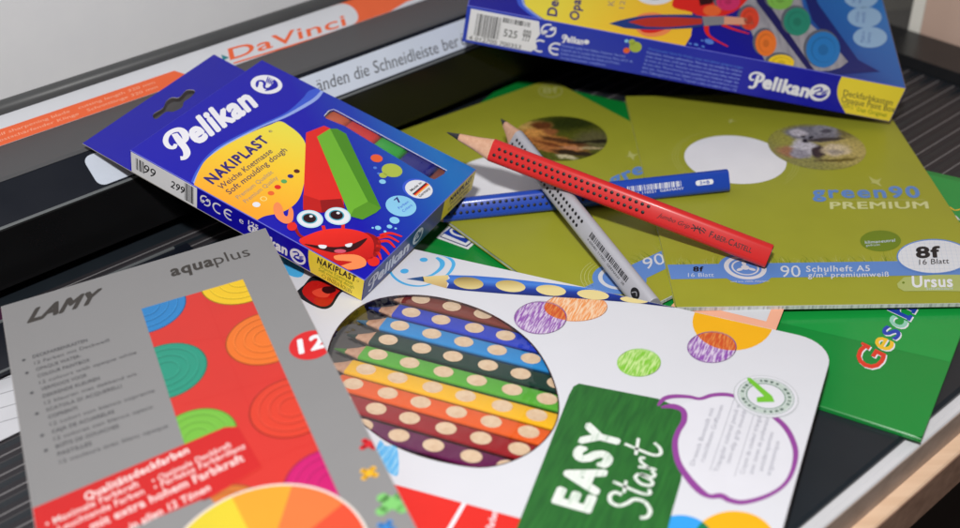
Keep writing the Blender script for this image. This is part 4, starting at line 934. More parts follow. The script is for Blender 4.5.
ST.text(m, 'aqua', tuple(a0), tuple(am), tuple(a2), LI, 2, bold=.035, px=False); ST.text(m, 'plus', tuple(am+(a1_-a0)*.015), tuple(a1_), tuple(a2+(am-a0)), LI, 2, px=False); m.build('product_title', lm_)
# artwork area
art = ST.uvs([(141, 308), (239, 280.5), (348, 515), (300, 560), (235, 560), (205, 470), (187, 450)])
art = ST.uvs([(141.5, 309), (243, 279.5), (350, 520), (222, 562)])
a_w = art
RB = paper('artwork_red', (208, 52, 44), .4, .1)
m = MB(); ST.poly(m, rrect(0, 0, 1, 1, .1) if False else art, RB, 1, px=False)
gx = [ST.uvs([(203, 291), (262, 440)]), ST.uvs([(160, 345), (285, 330)]), ST.uvs([(182, 405), (300, 372)]), ST.uvs([(215, 480), (320, 440)])]
RB2 = paper('artwork_red_shade', (206, 46, 40), .4, .1)
for q in gx: ST.stroke(m, q, .35, RB2, 2, px=False, smooth=0, win=a_w)
def pan(c, r, rgb, name, deep=.86):
    rgb = tuple(int(v*.93) for v in rgb)
    col = paper('ring_'+name, rgb, .4, .1); dk = paper('ring_line_'+name, tuple(int(v*deep) for v in rgb), .4, .1); rim = paper('ring_rim_'+name, tuple(int(v*.62) for v in rgb), .4)
    c = ST.uv(c); ST.ell(m, c, r+.45, r+.45, rim, 3, px=False, win=a_w); ST.ell(m, c, r, r, col, 4, px=False, win=a_w)
    for k, f in enumerate((.8, .56, .33)):
        ST.ring(m, (c[0]+.12*k, c[1]-.12*k), r*f, .75, dk, 5, px=False, win=a_w, n=56)
        ST.ring(m, (c[0]+.12*k, c[1]-.12*k+.5), r*f, .3, paper('ring_light_'+name, tuple(min(255, int(v*1.06+14)) for v in rgb), .4, .1), 6, px=False, win=a_w, n=56)
for c, r, rgb, nm in (((145, 308), 16.2, (46, 136, 206), 'blue'), ((241, 279), 16.4, (250, 206, 36), 'yellow'), ((165.5, 371), 15.4, (44, 158, 132), 'teal'), ((266, 338), 15.2, (246, 122, 40), 'orange'), ((292, 407), 15, (232, 66, 44), 'vermilion'), ((196, 438), 14.2, (124, 196, 68), 'light_green'), ((332, 484), 16, (212, 24, 116), 'magenta'), ((226, 516), 13, (214, 120, 50), 'ochre')):
    pan(c, r, rgb, nm)
m.build('artwork', lm_)
m = MB(); GCW = ST.uvs([(-20, 318), (141, 308), (186, 450), (0, 500)])
# grey left column stays bare; red banner across
BN = paper('banner_red', (200, 34, 34), .42, .1)
bn = ST.uvs([(28, 511), (225, 427.5), (238, 427), (261, 466), (209, 497), (120, 533), (40, 556)])
ST.poly(m, ST.uvs([(120, 533), (209, 497), (252, 545), (200, 600), (40, 620), (36, 560)]), GC, 7, px=False)
ST.poly(m, [(p[0]+.4, p[1]-.8) for p in bn], RB2, 7, px=False, win=a_w); ST.poly(m, bn, BN, 8, px=False)
BI_ = paper('banner_white', (238, 214, 212), .5)
ST.text(m, 'Qualitätsdeckfarben', (86, 501.5), (190, 453), (83.5, 494.5), BI_, 10, bold=.03)
ST.text(m, '• Optimale Deckkraft', (153, 484.5), (232, 447), (151.5, 479), BI_, 10, bold=.01); ST.text(m, '• Perfekte Farbbrillanz', (155, 491), (246, 448.5), (153.5, 485.5), BI_, 10, bold=.01)
ST.text(m, '• Maximale Farbkraft', (47, 528), (140, 486.5), (45, 522), BI_, 10, bold=.01); ST.text(m, '• Leuchtende Farben', (52, 536), (145, 494), (50, 530), BI_, 10, bold=.01)
ST.text(m, 'mit extra hohem Farbkraft', (92, 531), (245, 461), (89, 523.5), BI_, 10, bold=.02); ST.text(m, 'in allen 12 Tönen', (131, 531), (211, 490.5), (129, 524), BI_, 10, bold=.02)
m.build('red_banner', lm_)
m = MB()
strip_lines(ST, m, [('DECKFARBENKASTEN', .015), '12 Farben mit Deckweiß', ('OPAQUE WATER-', .01), ('COLOUR PAINTBOX', .015), '12 colours with opaque white', ('VERFDOOS VOOR', .01), ('DEKKENDE KLEUREN', .015), '12 kleuren met dekkend wit', ('SCATOLA DI ACQUERELLI', .01), ('COPRENTI', .015), '12 colori con bianco coprente', ('CAJA DE ACUARELAS', .015), '12 colores con blanco opaco', ('BOÎTE DE GOUACHES', .01), ('PASTILLES', .015), '12 couleurs avec blanc opaque'], (33, 358.5), (131, 328), (60, 464), 1.9, paper('faded_ink', (66, 66, 70), .5), 2)
for k in (0, 2, 5, 8, 11, 13):
    a = Vector(ST.uv((33, 358.5))); c = Vector(ST.uv((60, 464))); p = a+(c-a)*(k/15); ST.ell(m, (p[0]-3.4, p[1]+.7), .7, .7, paper('faded_ink', (0, 0, 0)), 2, px=False)
m.build('language_lines', lm_)
m = MB(); wc = ST.uv((266, 566)); rr = (Vector(ST.uv((255, 490)))-Vector(wc)).length
ST.ell(m, wc, rr+.9, rr+.9, paper('wheel_border', (226, 214, 206), .5), 11, px=False, n=90)
wheel = [(244, 128, 60), (236, 76, 50), (206, 30, 60), (150, 40, 120), (60, 60, 150), (40, 110, 180), (40, 150, 120), (110, 180, 60), (232, 212, 50), (244, 170, 48)]
bv_ = Vector(ST.uv((291, 490)))-Vector(wc); base_a = math.degrees(math.atan2(bv_.y, bv_.x))
seg = [(base_a, 36, (246, 128, 66)), (base_a+36, 36, (244, 172, 50)), (base_a+72, 36, (236, 214, 56)), (base_a+108, 36, (128, 190, 66)), (base_a-36, 36, (238, 84, 54)), (base_a+144, 36, (44, 150, 130)), (base_a+180, 36, (40, 110, 180)), (base_a+216, 36, (70, 60, 150)), (base_a+252, 36, (160, 40, 120)), (base_a+288, 36, (214, 40, 60))]
for k, (s0, dd, rgb) in enumerate(seg):
    ST.ell(m, wc, rr, rr, paper('wheel_%d_%d' % (rgb[0], rgb[1]), tuple(int(v*.92) for v in rgb), .4), 12, px=False, n=16, a0=s0-dd, a1=s0)
m.build('colour_wheel', lm_)
m = MB(); mc = ST.uv((311, 345)); ST.ell(m, mc, 8.4, 8.4, paper('mark_red', (214, 36, 40), .4), 3, px=False); ST.text(m, '12', (299, 354), (326.5, 346.5), (295, 341.5), WHT, 5, bold=.045, shear=.1); m.build('count_mark', lm_)
m = MB(); rs = random.Random(3)
for c, r, col in (((369, 444), 3.0, paper('splat_red', (206, 36, 44))), ((369, 473), 2.9, paper('splat_yellow', (236, 178, 40))), ((392, 503), 5.2, paper('splat_green', (124, 196, 110))), ((386, 527), 2.8, paper('splat_blue', (60, 130, 200)))):
    q = ST.uv(c); a_ = rs.uniform(0, 60); pts = []
    for k in range(2):
        t = R_(a_+90*k+8*k); ST.stroke(m, [(q[0]-r*.85*math.cos(t), q[1]-r*.85*math.sin(t)), (q[0]+r*.75*math.cos(t), q[1]+r*.75*math.sin(t))], r*.72, col, 3+k, px=False, smooth=0)
        for g in (-.85, .75): ST.ell(m, (q[0]+r*g*math.cos(t), q[1]+r*g*math.sin(t)), r*.4, r*.36, col, 3+k, px=False, n=14)
m.build('paint_splats', lm_); ST.win = None

# ================================================================== WHITE PENCIL BOX WITH ROUND WINDOW
ya_ = R_(-24.57); X = Vector((math.cos(ya_), math.sin(ya_), 0)); Y = Vector((-X.y, X.x, 0)); O = at(835, 343, .0155); t_k = 10.1
ST = Sheet(O, X, Y, base=.03, step=.025)
ul = ST.uv((283, 221))[0]; M4 = ST.mat4(); M4.translation = ST.P(0, 0, -t_k)
tn = thing('pencil_box', 'flat white box with round window full of colour pencils and a green label', 'box', M4)
WT = paper('glossy_white_print', (218, 219, 226), .3, .25, .03, mott=.02); TS = paper('box_side_dark', (52, 36, 40), .45)
outl = rrect(ul, -175, 0, 0, [6, 15, 15, 6], 8)
wpx = [(330.6, 341.6), (346.5, 317.7), (373, 300.5), (412.8, 295), (452.6, 300.5), (492.4, 315), (527, 339), (548, 368), (558.7, 402.6), (552.5, 430), (527, 454), (488, 467), (446, 462.6), (404, 450), (373, 432), (345, 405), (327, 374)]
hole = catmull([ST.uv(p) for p in wpx], 5, True)
m = MB(); ST.slab(m, outl, -.6, 0, WT, TS, holes=[hole], ch=.12); fixn(m.build('lid_panel', tn))
inner = [(ul+1, -174), (-15, -174), (-1, -160), (-1, -15), (-15, -1), (ul+1, -1)]
m = MB(); ST.slab(m, outl, -t_k+.5, -.62, TS, TS, holes=[inner]); fixn(m.build('side_walls', tn))
m = MB(); ST.slab(m, outl, -t_k, -t_k+.48, paper('inner_grey', (88, 84, 82), .6), TS); fixn(m.build('tray_floor', tn))
m = MB(); ST.stroke(m, hole, .5, paper('rim_maroon', (60, 36, 38), .4), 1, px=False, smooth=0, closed=True); m.build('window_rim', tn)
m = MB(); N = len(hole); cxy = (sum(p[0] for p in hole)/N, sum(p[1] for p in hole)/N)
fm = film('clear_tray'); rings = []
for f, hgt in ((.995, -.3), (.985, .7), (.95, 1.15), (.5, 1.2)):
    rings.append([ST.P(cxy[0]+(p[0]-cxy[0])*f, cxy[1]+(p[1]-cxy[1])*f, hgt) for p in hole])
pts = [p for r in rings for p in r]; F = []
for i in range(len(rings)-1):
    for j in range(N): F.append([i*N+j, i*N+(j+1) % N, (i+1)*N+(j+1) % N, (i+1)*N+j])
F.append([(len(rings)-1)*N+j for j in range(N)])
m.add(pts, F, fm); m.build('window_film', tn, True)

# ---------------- pencils
def ring_tri(R_c, r_c, rot, n=6):
    """rounded triangle section; a flat side faces angle rot+180"""
    out = []
    for k in range(3):
        a = rot+k*2*math.pi/3
        for i in range(n+1):
            t = a-math.pi/3+2*math.pi/3*i/n; out.append((R_c*math.cos(a)+r_c*math.cos(t), R_c*math.sin(a)+r_c*math.sin(t)))
    return out
def loft(mb, frames, sec, mats, cap0=True, cap1=True):
    n = len(sec); V = []
    for (c, ex, ey, k) in frames: V += [c+(ex*x+ey*y)*(k/1000) for x, y in sec]
    F = []
    for i in range(len(frames)-1):
        for j in range(n): F.append([i*n+j, i*n+(j+1) % n, (i+1)*n+(j+1) % n, (i+1)*n+j])
    if cap0: F.append(list(range(n))[::-1])
    if cap1: F.append([(len(frames)-1)*n+j for j in range(n)])
    mb.add(V, F, mats)
PWOOD = wood('pencil_wood', (222, 176, 146), (206, 156, 126), 500, .6, (1, 1, 1))
LEAD = paper('graphite', (52, 52, 56), .35, 0, .2)
DOTM = paper('grip_rubber_black', (18, 18, 20), .45)
def grip_pencil(name, label, tip, end, colour, extra, total=175., dots=(27, 24, 3.15), R_c=3.4, r_c=2.75, wscale=1.):
    """tip and end: axis points; one flat side rests below"""
    ax = (tip-end).normalized(); up = (ZZ-ax*ZZ.dot(ax)).normalized(); sd = up.cross(ax)     # sd: sideways
    L = (tip-end).length*1000
    org = Matrix(((ax.x, sd.x, up.x, end.x), (ax.y, sd.y, up.y, end.y), (ax.z, sd.z, up.z, end.z), (0, 0, 0, 1)))
    T = thing(name, label, 'pencil', org, 'jumbo grip pencils')
    sec = ring_tri(R_c, r_c, math.pi/2)
    P = lambda s: end+ax*(s/1000)
    Lb = L-25*wscale
    m = MB(); loft(m, [(P(0), sd, up, .97), (P(.4), sd, up, 1), (P(Lb-.3), sd, up, 1), (P(Lb), sd, up, .985)], sec, colour, True, False); fixn(m.build('barrel', T, True, 50))
    m = MB(); n = len(sec); circ = [(4.6*math.cos(2*math.pi*i/n), 4.6*math.sin(2*math.pi*i/n)) for i in range(n)]
    # cone: blends the triangle to a round point
    V = []; stg = []
    Lc = L-Lb; Lw = Lc*.73
    for k, f in enumerate((0, .12, .3, .5, .75, 1)):
        s = Lb-.02+Lw*f; sc_ = 1-f*(1-.36); w = min(1, f*1.6)
        for i in range(n):
            a = math.atan2(sec[i][1], sec[i][0]); cx_, cy_ = 5.1*math.cos(a), 5.1*math.sin(a)
            x = (sec[i][0]*(1-w)+cx_*w)*sc_*.975; y = (sec[i][1]*(1-w)+cy_*w)*sc_*.975; V.append(P(s)+(sd*x+up*y)/1000)
    F = []
    for i in range(5):
        for j in range(n): F.append([i*n+j, i*n+(j+1) % n, (i+1)*n+(j+1) % n, (i+1)*n+j])
    m.add(V, F, PWOOD); fixn(m.build('sharpened_wood', T, True, 60))
    m = MB(); rr0 = 5.1*.36*.975
    loft(m, [(P(Lb+Lw-.05), sd, up, rr0*1.0), (P(Lb+Lw+2.5), sd, up, rr0*.62), (P(L-.8), sd, up, .42), (P(L), sd, up, .18)], [(math.cos(2*math.pi*i/14), math.sin(2*math.pi*i/14)) for i in range(14)], LEAD); fixn(m.build('lead', T, True, 60))
    # grip dots on the two upper faces
    m = MB(); cnt, start, pitch = dots
    fd = R_c*.5+r_c
    faces = []
    for a in (R_(-30), R_(210)):
        nx = sd*math.cos(a)+up*math.sin(a)
        # face normals of the section: opposite the corners at 90, 210, 330
    for a in (R_(30), R_(150)):
        nrm = sd*math.cos(a)+up*math.sin(a); tan = ax.cross(nrm).normalized()
        faces.append((nrm, tan))
        for row in (-1, 1):
            for k in range(cnt):
                s = Lb-2.8-k*pitch-(pitch/2 if row > 0 else 0); c = P(s)+(nrm*(fd-.02)+tan*row*1.75)/1000
                V = []; r0 = .9
                for (rf, hh) in ((1, 0), (.9, .18), (.55, .3)):
                    V += [c+((ax*math.cos(t*.6283)+tan*math.sin(t*.6283))*r0*rf+nrm*hh)/1000 for t in range(10)]
                F = [[i*10+j, i*10+(j+1) % 10, (i+1)*10+(j+1) % 10, (i+1)*10+j] for i in range(2) for j in range(10)]+[[20+j for j in range(10)]]
                m.add(V, F, DOTM)
    m.build('grip_dots', T, True)
    return T, P, ax, up, sd, faces, fd, Lb
def face_sheet(P, ax, nrm, fd, flip):
    X = -ax if not flip else ax
    Yv = nrm.cross(X); return Sheet(P(0)+nrm*(fd/1000), X, Yv, base=.03, step=.02)

PRED = paper('pencil_red', (208, 42, 42), .36, .2, .02, mott=.02); PSIL = paper('pencil_silver', (184, 184, 192), .38, .1, .04, .15, mott=.03); PBL = paper('pencil_blue', (34, 72, 178), .3, .35, .02, mott=.02)
# blue, lying lowest: runs from under the small carton to the right
be, bt = at(727, 180, .0122), None
dirb = (at(470, 208, .0100)-be); dirb.normalize(); bt = be+dirb*.172
T, P, ax, up, sd, faces, fd, Lb = grip_pencil('pencil', 'blue triangular grip pencil with white barcode, lying lowest under the silver one', bt, be, PBL, None, dots=(27, 24, 3.1))
fr = min(faces, key=lambda q: q[0].dot(CAM-be) * -1)
S = face_sheet(P, ax, fr[0], fd, ax.x > 0); S.base = .05
m = MB(); b0, b1 = S.uv((620, 195)), S.uv((682, 189))
vy = b0[1]*0
barcode(S, m, min(b0[0], b1[0])+4, max(b0[0], b1[0]), -.6, 2.3, WHT, 1, 5)
dd = 1 if b1[0] > b0[0] else -1
S.text(m, '4 005401 110521  GERMANY', (min(b0[0], b1[0]), -2.2), (max(b0[0], b1[0])+1, -2.2), (min(b0[0], b1[0]), -1.0), WHT, 1, px=False)
c_ = S.uv((705, 187.6)); S.poly(m, rrect(c_[0]-4.6, -1.1, c_[0]+4.6, 1.5, 1.2), WHT, 1, px=False); S.text(m, '2=B', (c_[0]-2.6, -.6), (c_[0]+2.6, -.6), (c_[0]-2.6, .9), PBL, 2, px=False, bold=.03)
m.build('imprint', T)
# silver, over the blue
T, P, ax, up, sd, faces, fd, Lb = grip_pencil('pencil', 'silver triangular grip pencil with black barcode, crossing over the blue and under the red one', at(501, 119, .0305), at(653, 308.5, .0108), PSIL, None, dots=(24, 24, 3.1), wscale=.85)
fr = max(faces, key=lambda q: q[0].dot((CAM-P(60)).normalized()))
fr2 = max(faces, key=lambda q: q[0].dot(Vector((1, -.6, .9))))
S = face_sheet(P, ax, fr[0], fd, False); S.base = .05
if S.X.dot(Vector((1, -1, 0))) < 0: pass
m = MB()
q0, q1 = S.uv((590, 235)), S.uv((626, 282)); lo_, hi_ = min(q0[0], q1[0]), max(q0[0], q1[0])
barcode(S, m, lo_, hi_, -.3, 2.4, INK, 1, 12); S.text(m, '4 005401 117001  GERMANY  2B', (lo_, -2.2), (hi_, -2.2), (lo_, -1.1), INK, 1, px=False)
q2 = S.uv((634, 292)); S.ell(m, (q2[0]+1, 0.1), 3.2, 2.3, INK, 1, px=False); S.stroke(m, [(q2[0]-.8, -1), (q2[0]+1, .8), (q2[0]+2.6, -.2)], .35, PSIL, 2, px=False)
m.build('imprint', T)
# red, on top
T, P, ax, up, sd, faces, fd, Lb = grip_pencil('pencil', 'red triangular grip pencil lying on top of the silver one', at(447, 132.5, .0455), at(769.5, 256, .0128), PRED, None, dots=(26, 24, 3.1))
fr = max(faces, key=lambda q: q[0].dot((CAM-P(60)).normalized()))
S = face_sheet(P, ax, fr[0], fd, False); S.base = .05
m = MB(); q0 = S.uv((657, 217)); q1 = S.uv((688, 230)); S.text(m, 'Jumbo Grip', (q0[0], -1.2), (q1[0], -1.2), (q0[0]+.4, .9), INK, 1, px=False, shear=.2)
q0 = S.uv((709, 236)); q1 = S.uv((750, 252.5)); S.text(m, 'F', (q0[0]+0, -1.4), (q0[0]+1.4, -1.4), (q0[0]+0, 1.5), INK, 1, px=False, bold=.01); S.text(m, 'ABER-', (q0[0]+1.8, -1.4), (q0[0]+8.8, -1.4), (q0[0]+1.8, .9), INK, 1, px=False, bold=.01)
S.text(m, 'C', (q0[0]+9.2, -1.4), (q0[0]+11.4, -1.4), (q0[0]+9.2, 1.5), INK, 1, px=False, bold=.01); S.text(m, 'ASTELL', (q0[0]+11.8, -1.4), (q1[0]+.5, -1.4), (q0[0]+11.8, .9), INK, 1, px=False, bold=.01)
g = S.uv((698, 231))[0]
for pts in ([(g-3.4, -.6), (g-1.4, .2), (g+1.2, .3), (g+3, -.4)], [(g-3.2, 1.2), (g-1.6, .3), (g-1.8, -1.3)], [(g+.6, 1.3), (g+.2, .2), (g+1.4, -1.3)], [(g+1.6, 1.4), (g+3.2, .7)], [(g-.8, 1.2), (g-.6, .1)]):
    S.stroke(m, pts, [.5]*len(pts), INK, 1, px=False, smooth=3)
m.build('imprint', T)
# dark round core at the blunt end of the red pencil
m = MB(); loft(m, [(P(-.25), sd, up, 1), (P(.1), sd, up, 1)], ring_tri(3.1, 2.4, math.pi/2), paper('pencil_end_dark', (40, 20, 20), .4)); fixn(m.build('end_cap', T, True, 40))

# ---------------- colour pencils inside the box window (top plane 1.5 mm under the lid)
SP = Sheet(ST.P(0, 0, -1.55), ST.X, ST.Y, base=.0, step=.02)
WDOT = wood('dimple_wood', (240, 214, 182), (226, 192, 156), 400, .55, (1, 1, 1))
specs = [('brown', (128, 48, 30), -33.6), ('blue', (34, 62, 196), -44), ('light blue', (38, 142, 214), -54.2), ('dark green', (16, 56, 44), -64.6), ('green', (88, 176, 50), -74.9), ('yellow', (250, 192, 24), -85.2), ('orange', (240, 98, 26), -95), ('dark red', (158, 16, 26), -104.8), ('purple', (104, 18, 78), -115)]
place = {'brown': 'topmost of the row', 'blue': 'just below the brown one', 'light blue': 'between the blue and dark green ones', 'dark green': 'between the light blue and green ones', 'green': 'between the dark green and yellow ones', 'yellow': 'between the green and orange ones', 'orange': 'between the yellow and dark red ones', 'dark red': 'between the orange and purple ones', 'purple': 'lowest of the row'}
# plane offset between where rows were read (4 mm under the lid) and the real pencil tops
for k, (nm, rgb, v) in enumerate(specs):
    v = v+.9
    cm = paper('lacquer_'+nm.replace(' ', '_'), rgb, .3, .35, .02, mott=.03); lc = paper('core_'+nm.replace(' ', '_'), tuple(int(c*.6+20) for c in rgb), .5)
    us, ub_, ue = (-192.5-.4*(k % 3)), -181.2+.5*math.sin(k*2.1), -17.
    T = thing('colour_pencil', nm+' colour pencil in the box window, '+place[nm], 'colour pencil', Matrix.Translation(SP.P(us, v, -9)), 'colour pencils in the box window')
    sec = ring_tri(3.85, 1.05, -math.pi/2, 4); fdp = 3.85*.5+1.05
    fr = lambda u, s=1.: (SP.P(u, v, -fdp), SP.Y*-1 if False else SP.Y, SP.N, s)
    m = MB(); loft(m, [fr(ub_, .98), fr(ub_+.3), fr(ue)], [(x, y) for x, y in sec], cm, False, True); fixn(m.build('barrel', T, True, 50))
    m = MB(); n = len(sec); V = []; F = []
    for q, f in enumerate((0, .4, 1)):
        for i in range(n):
            a = math.atan2(sec[i][1], sec[i][0]); w = min(1, f*1.5); sc_ = 1-f*.62
            x = (sec[i][0]*(1-w)+3.9*math.cos(a)*w)*sc_*.97; y = (sec[i][1]*(1-w)+3.9*math.sin(a)*w)*sc_*.97
            V.append(SP.P(ub_+.05-f*8, v+x, -fdp+y))
    for i in range(2):
        for j in range(n): F.append([i*n+j, i*n+(j+1) % n, (i+1)*n+(j+1) % n, (i+1)*n+j])
    m.add(V, F, PWOOD); fixn(m.build('sharpened_wood', T, True, 60))
    m = MB(); loft(m, [(SP.P(ub_-7.9, v, -fdp), SP.Y, SP.N, 1.45), (SP.P(us-1.5, v, -fdp), SP.Y, SP.N, .35)], [(math.cos(2*math.pi*i/12), math.sin(2*math.pi*i/12)) for i in range(12)], lc); fixn(m.build('core', T, True, 60))
    m = MB(); u0 = -173.9 if k % 2 == 0 or True else 0
    du = {0: 0, 1: 0, 2: 0, 3: 0}.get(k, .4)
    for q in range(10):
        u = -173.6+15.05*q+(-.2 if k > 4 else 0)
        rx, ry = 4.25, 3.3; u += .35*math.sin(q*3.1+k*1.7)
        ctr = (u, v); NN = 22
        rim = [(u+rx*math.cos(2*math.pi*i/NN), v+ry*math.sin(2*math.pi*i/NN)) for i in range(NN)]
        sc3 = lambda f, hh: [SP.P(u+(a-u)*f, v+(b-v)*f, hh) for a, b in rim]
        V = sc3(1.03, .0)+sc3(1., .24)+sc3(.93, .26)+sc3(.6, .1)+[SP.P(u, v, .04)]
        m.add(V, [[r*NN+i, r*NN+(i+1) % NN, (r+1)*NN+(i+1) % NN, (r+1)*NN+i] for i in range(NN) for r in (1, 2)]+[[3*NN+i, 3*NN+(i+1) % NN, 4*NN] for i in range(NN)], WDOT)
        m.add(V[:2*NN], [[i, (i+1) % NN, (i+1) % NN+NN, i+NN] for i in range(NN)], cm)
    m.build('grip_dimples', T, True)

# ---------------- print on the pencil box
WINT = [(ul+.5, -174), (-.4, -174), (-.4, -.4), (ul+.5, -.4)]; ST.win = WINT
m = MB(); SB_ = paper('smiley_blue', (76, 176, 232), .35, .2)
ST.ell(m, (423.7, 259.8), 1.9, 1.7, SB_, 1); ST.ell(m, (404.5, 271.2), 1.9, 1.9, SB_, 1)
ST.stroke(m, [(436.5, 257.5), (442, 262), (441, 268), (432, 275), (420, 278.5)], [1.4, 2.4, 2., 1.4, 1.0], SB_, 1)
ST.stroke(m, [(430, 252.5), (446, 256.5), (453.5, 263), (450, 272), (441, 279), (425, 285.5), (410, 285.3), (398, 280.5), (390.5, 272), (391, 262)], [.9, 1.4, 1.7, 1.5, 1.1, 1., 1.2, 1.3, 1.1, .8], SB_, 1)
m.build('smiley_print', tn)
m = MB(); PB1 = grad('pictured_pencil_blue', ST.uv((520, 277)), ST.uv((516, 297)), [(0, (44, 96, 196)), (.35, (70, 130, 222)), (.6, (30, 60, 160)), (1, (14, 26, 84))]); PW1 = grad('pictured_wood', ST.uv((430, 274)), ST.uv((430, 290)), [(0, (236, 216, 150)), (1, (196, 158, 96))]); DW = grad('pictured_dimple', ST.uv((470, 276)), ST.uv((470, 291)), [(0, (120, 104, 70)), (.45, (196, 172, 104)), (1, (232, 214, 150))])
ST.poly(m, [(406.4, 279), (423, 276.6), (424.5, 281.8)], paper('pictured_lead', (44, 84, 140)), 3); ST.poly(m, [(422.5, 276.8), (448.5, 275.2), (446.6, 288.4), (423.5, 282)], PW1, 3)
ST.poly(m, [(448, 275.2), (475, 276), (502, 278), (554.5, 283.8), (610, 291), (650, 299.5), (676, 308), (633, 302.8), (575, 298.4), (502, 293.8), (462, 290.5), (446.6, 288.4), (449, 284), (446, 281), (450, 278.5)], PB1, 4)
for (c, rx, ry) in (((468.5, 283.3), 15, 6), ((510.5, 286.4), 15, 5.8), ((551, 290.6), 15, 5.3), ((593, 295), 16, 4.8), ((634, 300.2), 14, 3)):
    ang = R_(6+(.0)); ca, sa = math.cos(ang), math.sin(ang)
    ST.poly(m, [(c[0]+rx*math.cos(t*.2618)*ca-ry*math.sin(t*.2618)*sa, c[1]+rx*math.cos(t*.2618)*sa+ry*math.sin(t*.2618)*ca) for t in range(24)], DW, 5)
m.build('pencil_picture', tn)
m = MB()
W_ = (226, 226, 232)
HP = hatch('purple_crayon', (146, 84, 176), (218, 204, 228), 150, 35, .42, .56); HO = hatch('orange_crayon', (238, 152, 84), (246, 214, 180), 150, 60, .4, .58); HG = hatch('green_crayon', (128, 198, 52), (200, 230, 150), 150, 75, .42, .58); HR = hatch('mixed_crayon', (206, 84, 40), (226, 140, 70), 150, 35)
YP = paper('amber_print', (242, 178, 28), .35, .2); PO = paper('purple_outline', (130, 84, 150)); OO = paper('orange_outline', (236, 150, 90)); GO = paper('green_outline', (150, 206, 90))
def epts(c, rx, ry, n=40): return [(c[0]+rx*math.cos(2*math.pi*i/n), c[1]+ry*math.sin(2*math.pi*i/n)) for i in range(n)]
def outline(c, rx, ry, mt, lay): ST.stroke(m, epts(c, rx, ry), .3, mt, lay, closed=True, smooth=0); ST.stroke(m, epts((c[0]+.7, c[1]-.5), rx*.985, ry*1.02), .2, mt, lay, closed=True, smooth=0)
ST.poly(m, epts((575.5, 307.5), 31.5, 13.8), HO, 1); outline((575.5, 307.5), 31.5, 13.8, OO, 2)
ST.poly(m, epts((540.3, 318.2), 26, 16), HP, 3); outline((540.3, 318.2), 26, 16, PO, 5)
ov = clip(ST.uvs(epts((540.3, 318.2), 25.8, 15.8)), ST.uvs(epts((575.5, 307.5), 31.3, 13.6))[::1]); 
if len(ov) > 2: ST.poly(m, ov, HR, 4, px=False)
m.build('crayon_blob', tn); m = MB()
ST.poly(m, epts((638.8, 363), 21.5, 13.6), HG, 1); outline((638.8, 363), 21.5, 13.6, GO, 2)
m.build('crayon_blob', tn); m = MB()
ST.poly(m, epts((733, 322), 40.5, 28.5), YP, 1)
ST.poly(m, epts((711.8, 347.6), 24.3, 15.3), HP, 2); outline((711.8, 347.6), 24.3, 15.3, PO, 4)
ov = clip(ST.uvs(epts((711.8, 347.6), 24.1, 15.1)), ST.uvs(epts((733, 322), 40.5, 28.5)))
if len(ov) > 2: ST.poly(m, ov, HR, 3, px=False)
m.build('crayon_blob', tn); m = MB()
ST.poly(m, epts((734, 541), 41, 30), YP, 1); ST.poly(m, epts((680, 546), 36, 31), paper('sky_blue_print', (56, 160, 236), .35, .2), 2)
ov = clip(ST.uvs(epts((680, 546), 36, 31)), ST.uvs(epts((734, 541), 41, 30)))
if len(ov) > 2: ST.poly(m, ov, paper('overlap_green', (24, 124, 84)), 3, px=False)
m.build('printed_circles', tn); m = MB()
ST.poly(m, [(380, 440), (386, 446), (397, 447), (398, 475), (386, 470), (376, 455)], hatch('sky_crayon', (90, 176, 232), (150, 206, 240), 120, 30), 1, smooth=4)
m.build('crayon_blob', tn); m = MB()
ST.poly(m, [(283, 255), (296, 262), (304, 270), (301, 277), (291, 276), (280, 268)], SB_, 1, smooth=3)
m.build('blue_patch', tn)
m = MB(); RB_ = paper('box_red_band', (226, 46, 38), .35, .2)
ST.poly(m, [(330, 465), (395, 484.5), (540.6, 524), (700, 566), (700, 700), (300, 700)], RB_, 1)
ST.stroke(m, [(464.5, 503), (440, 545)], 1.6, WHT, 2, smooth=0); ST.text(m, 'Farben', (493, 530), (498, 512), (486, 528), WHT, 2, bold=.02)
m.build('red_band', tn)
m = MB(); BG = paper('picture_red_gloss', (190, 26, 22), .25, .5); 
ST.poly(m, [(296, 294), (304, 285), (314, 276), (334, 284), (342, 286), (352, 285), (341, 293), (336, 300), (331, 307), (322, 309), (308, 303)], INK, 1, smooth=3)
ST.poly(m, [(302, 291), (312, 281), (330, 284), (341, 288.5), (336, 295), (330, 304.5), (321, 306.5), (310, 301)], BG, 2, smooth=3)
ST.poly(m, [(312, 292), (322, 288), (330, 290), (328, 297), (318, 297)], paper('picture_red_light', (222, 70, 50), .25, .5), 3, smooth=3)
ST.poly(m, [(324, 287), (333, 287), (336, 291), (328, 294), (322, 291)], paper('mouth_maroon', (0, 0, 0)), 4, smooth=3)
m.build('red_drop_picture', tn)
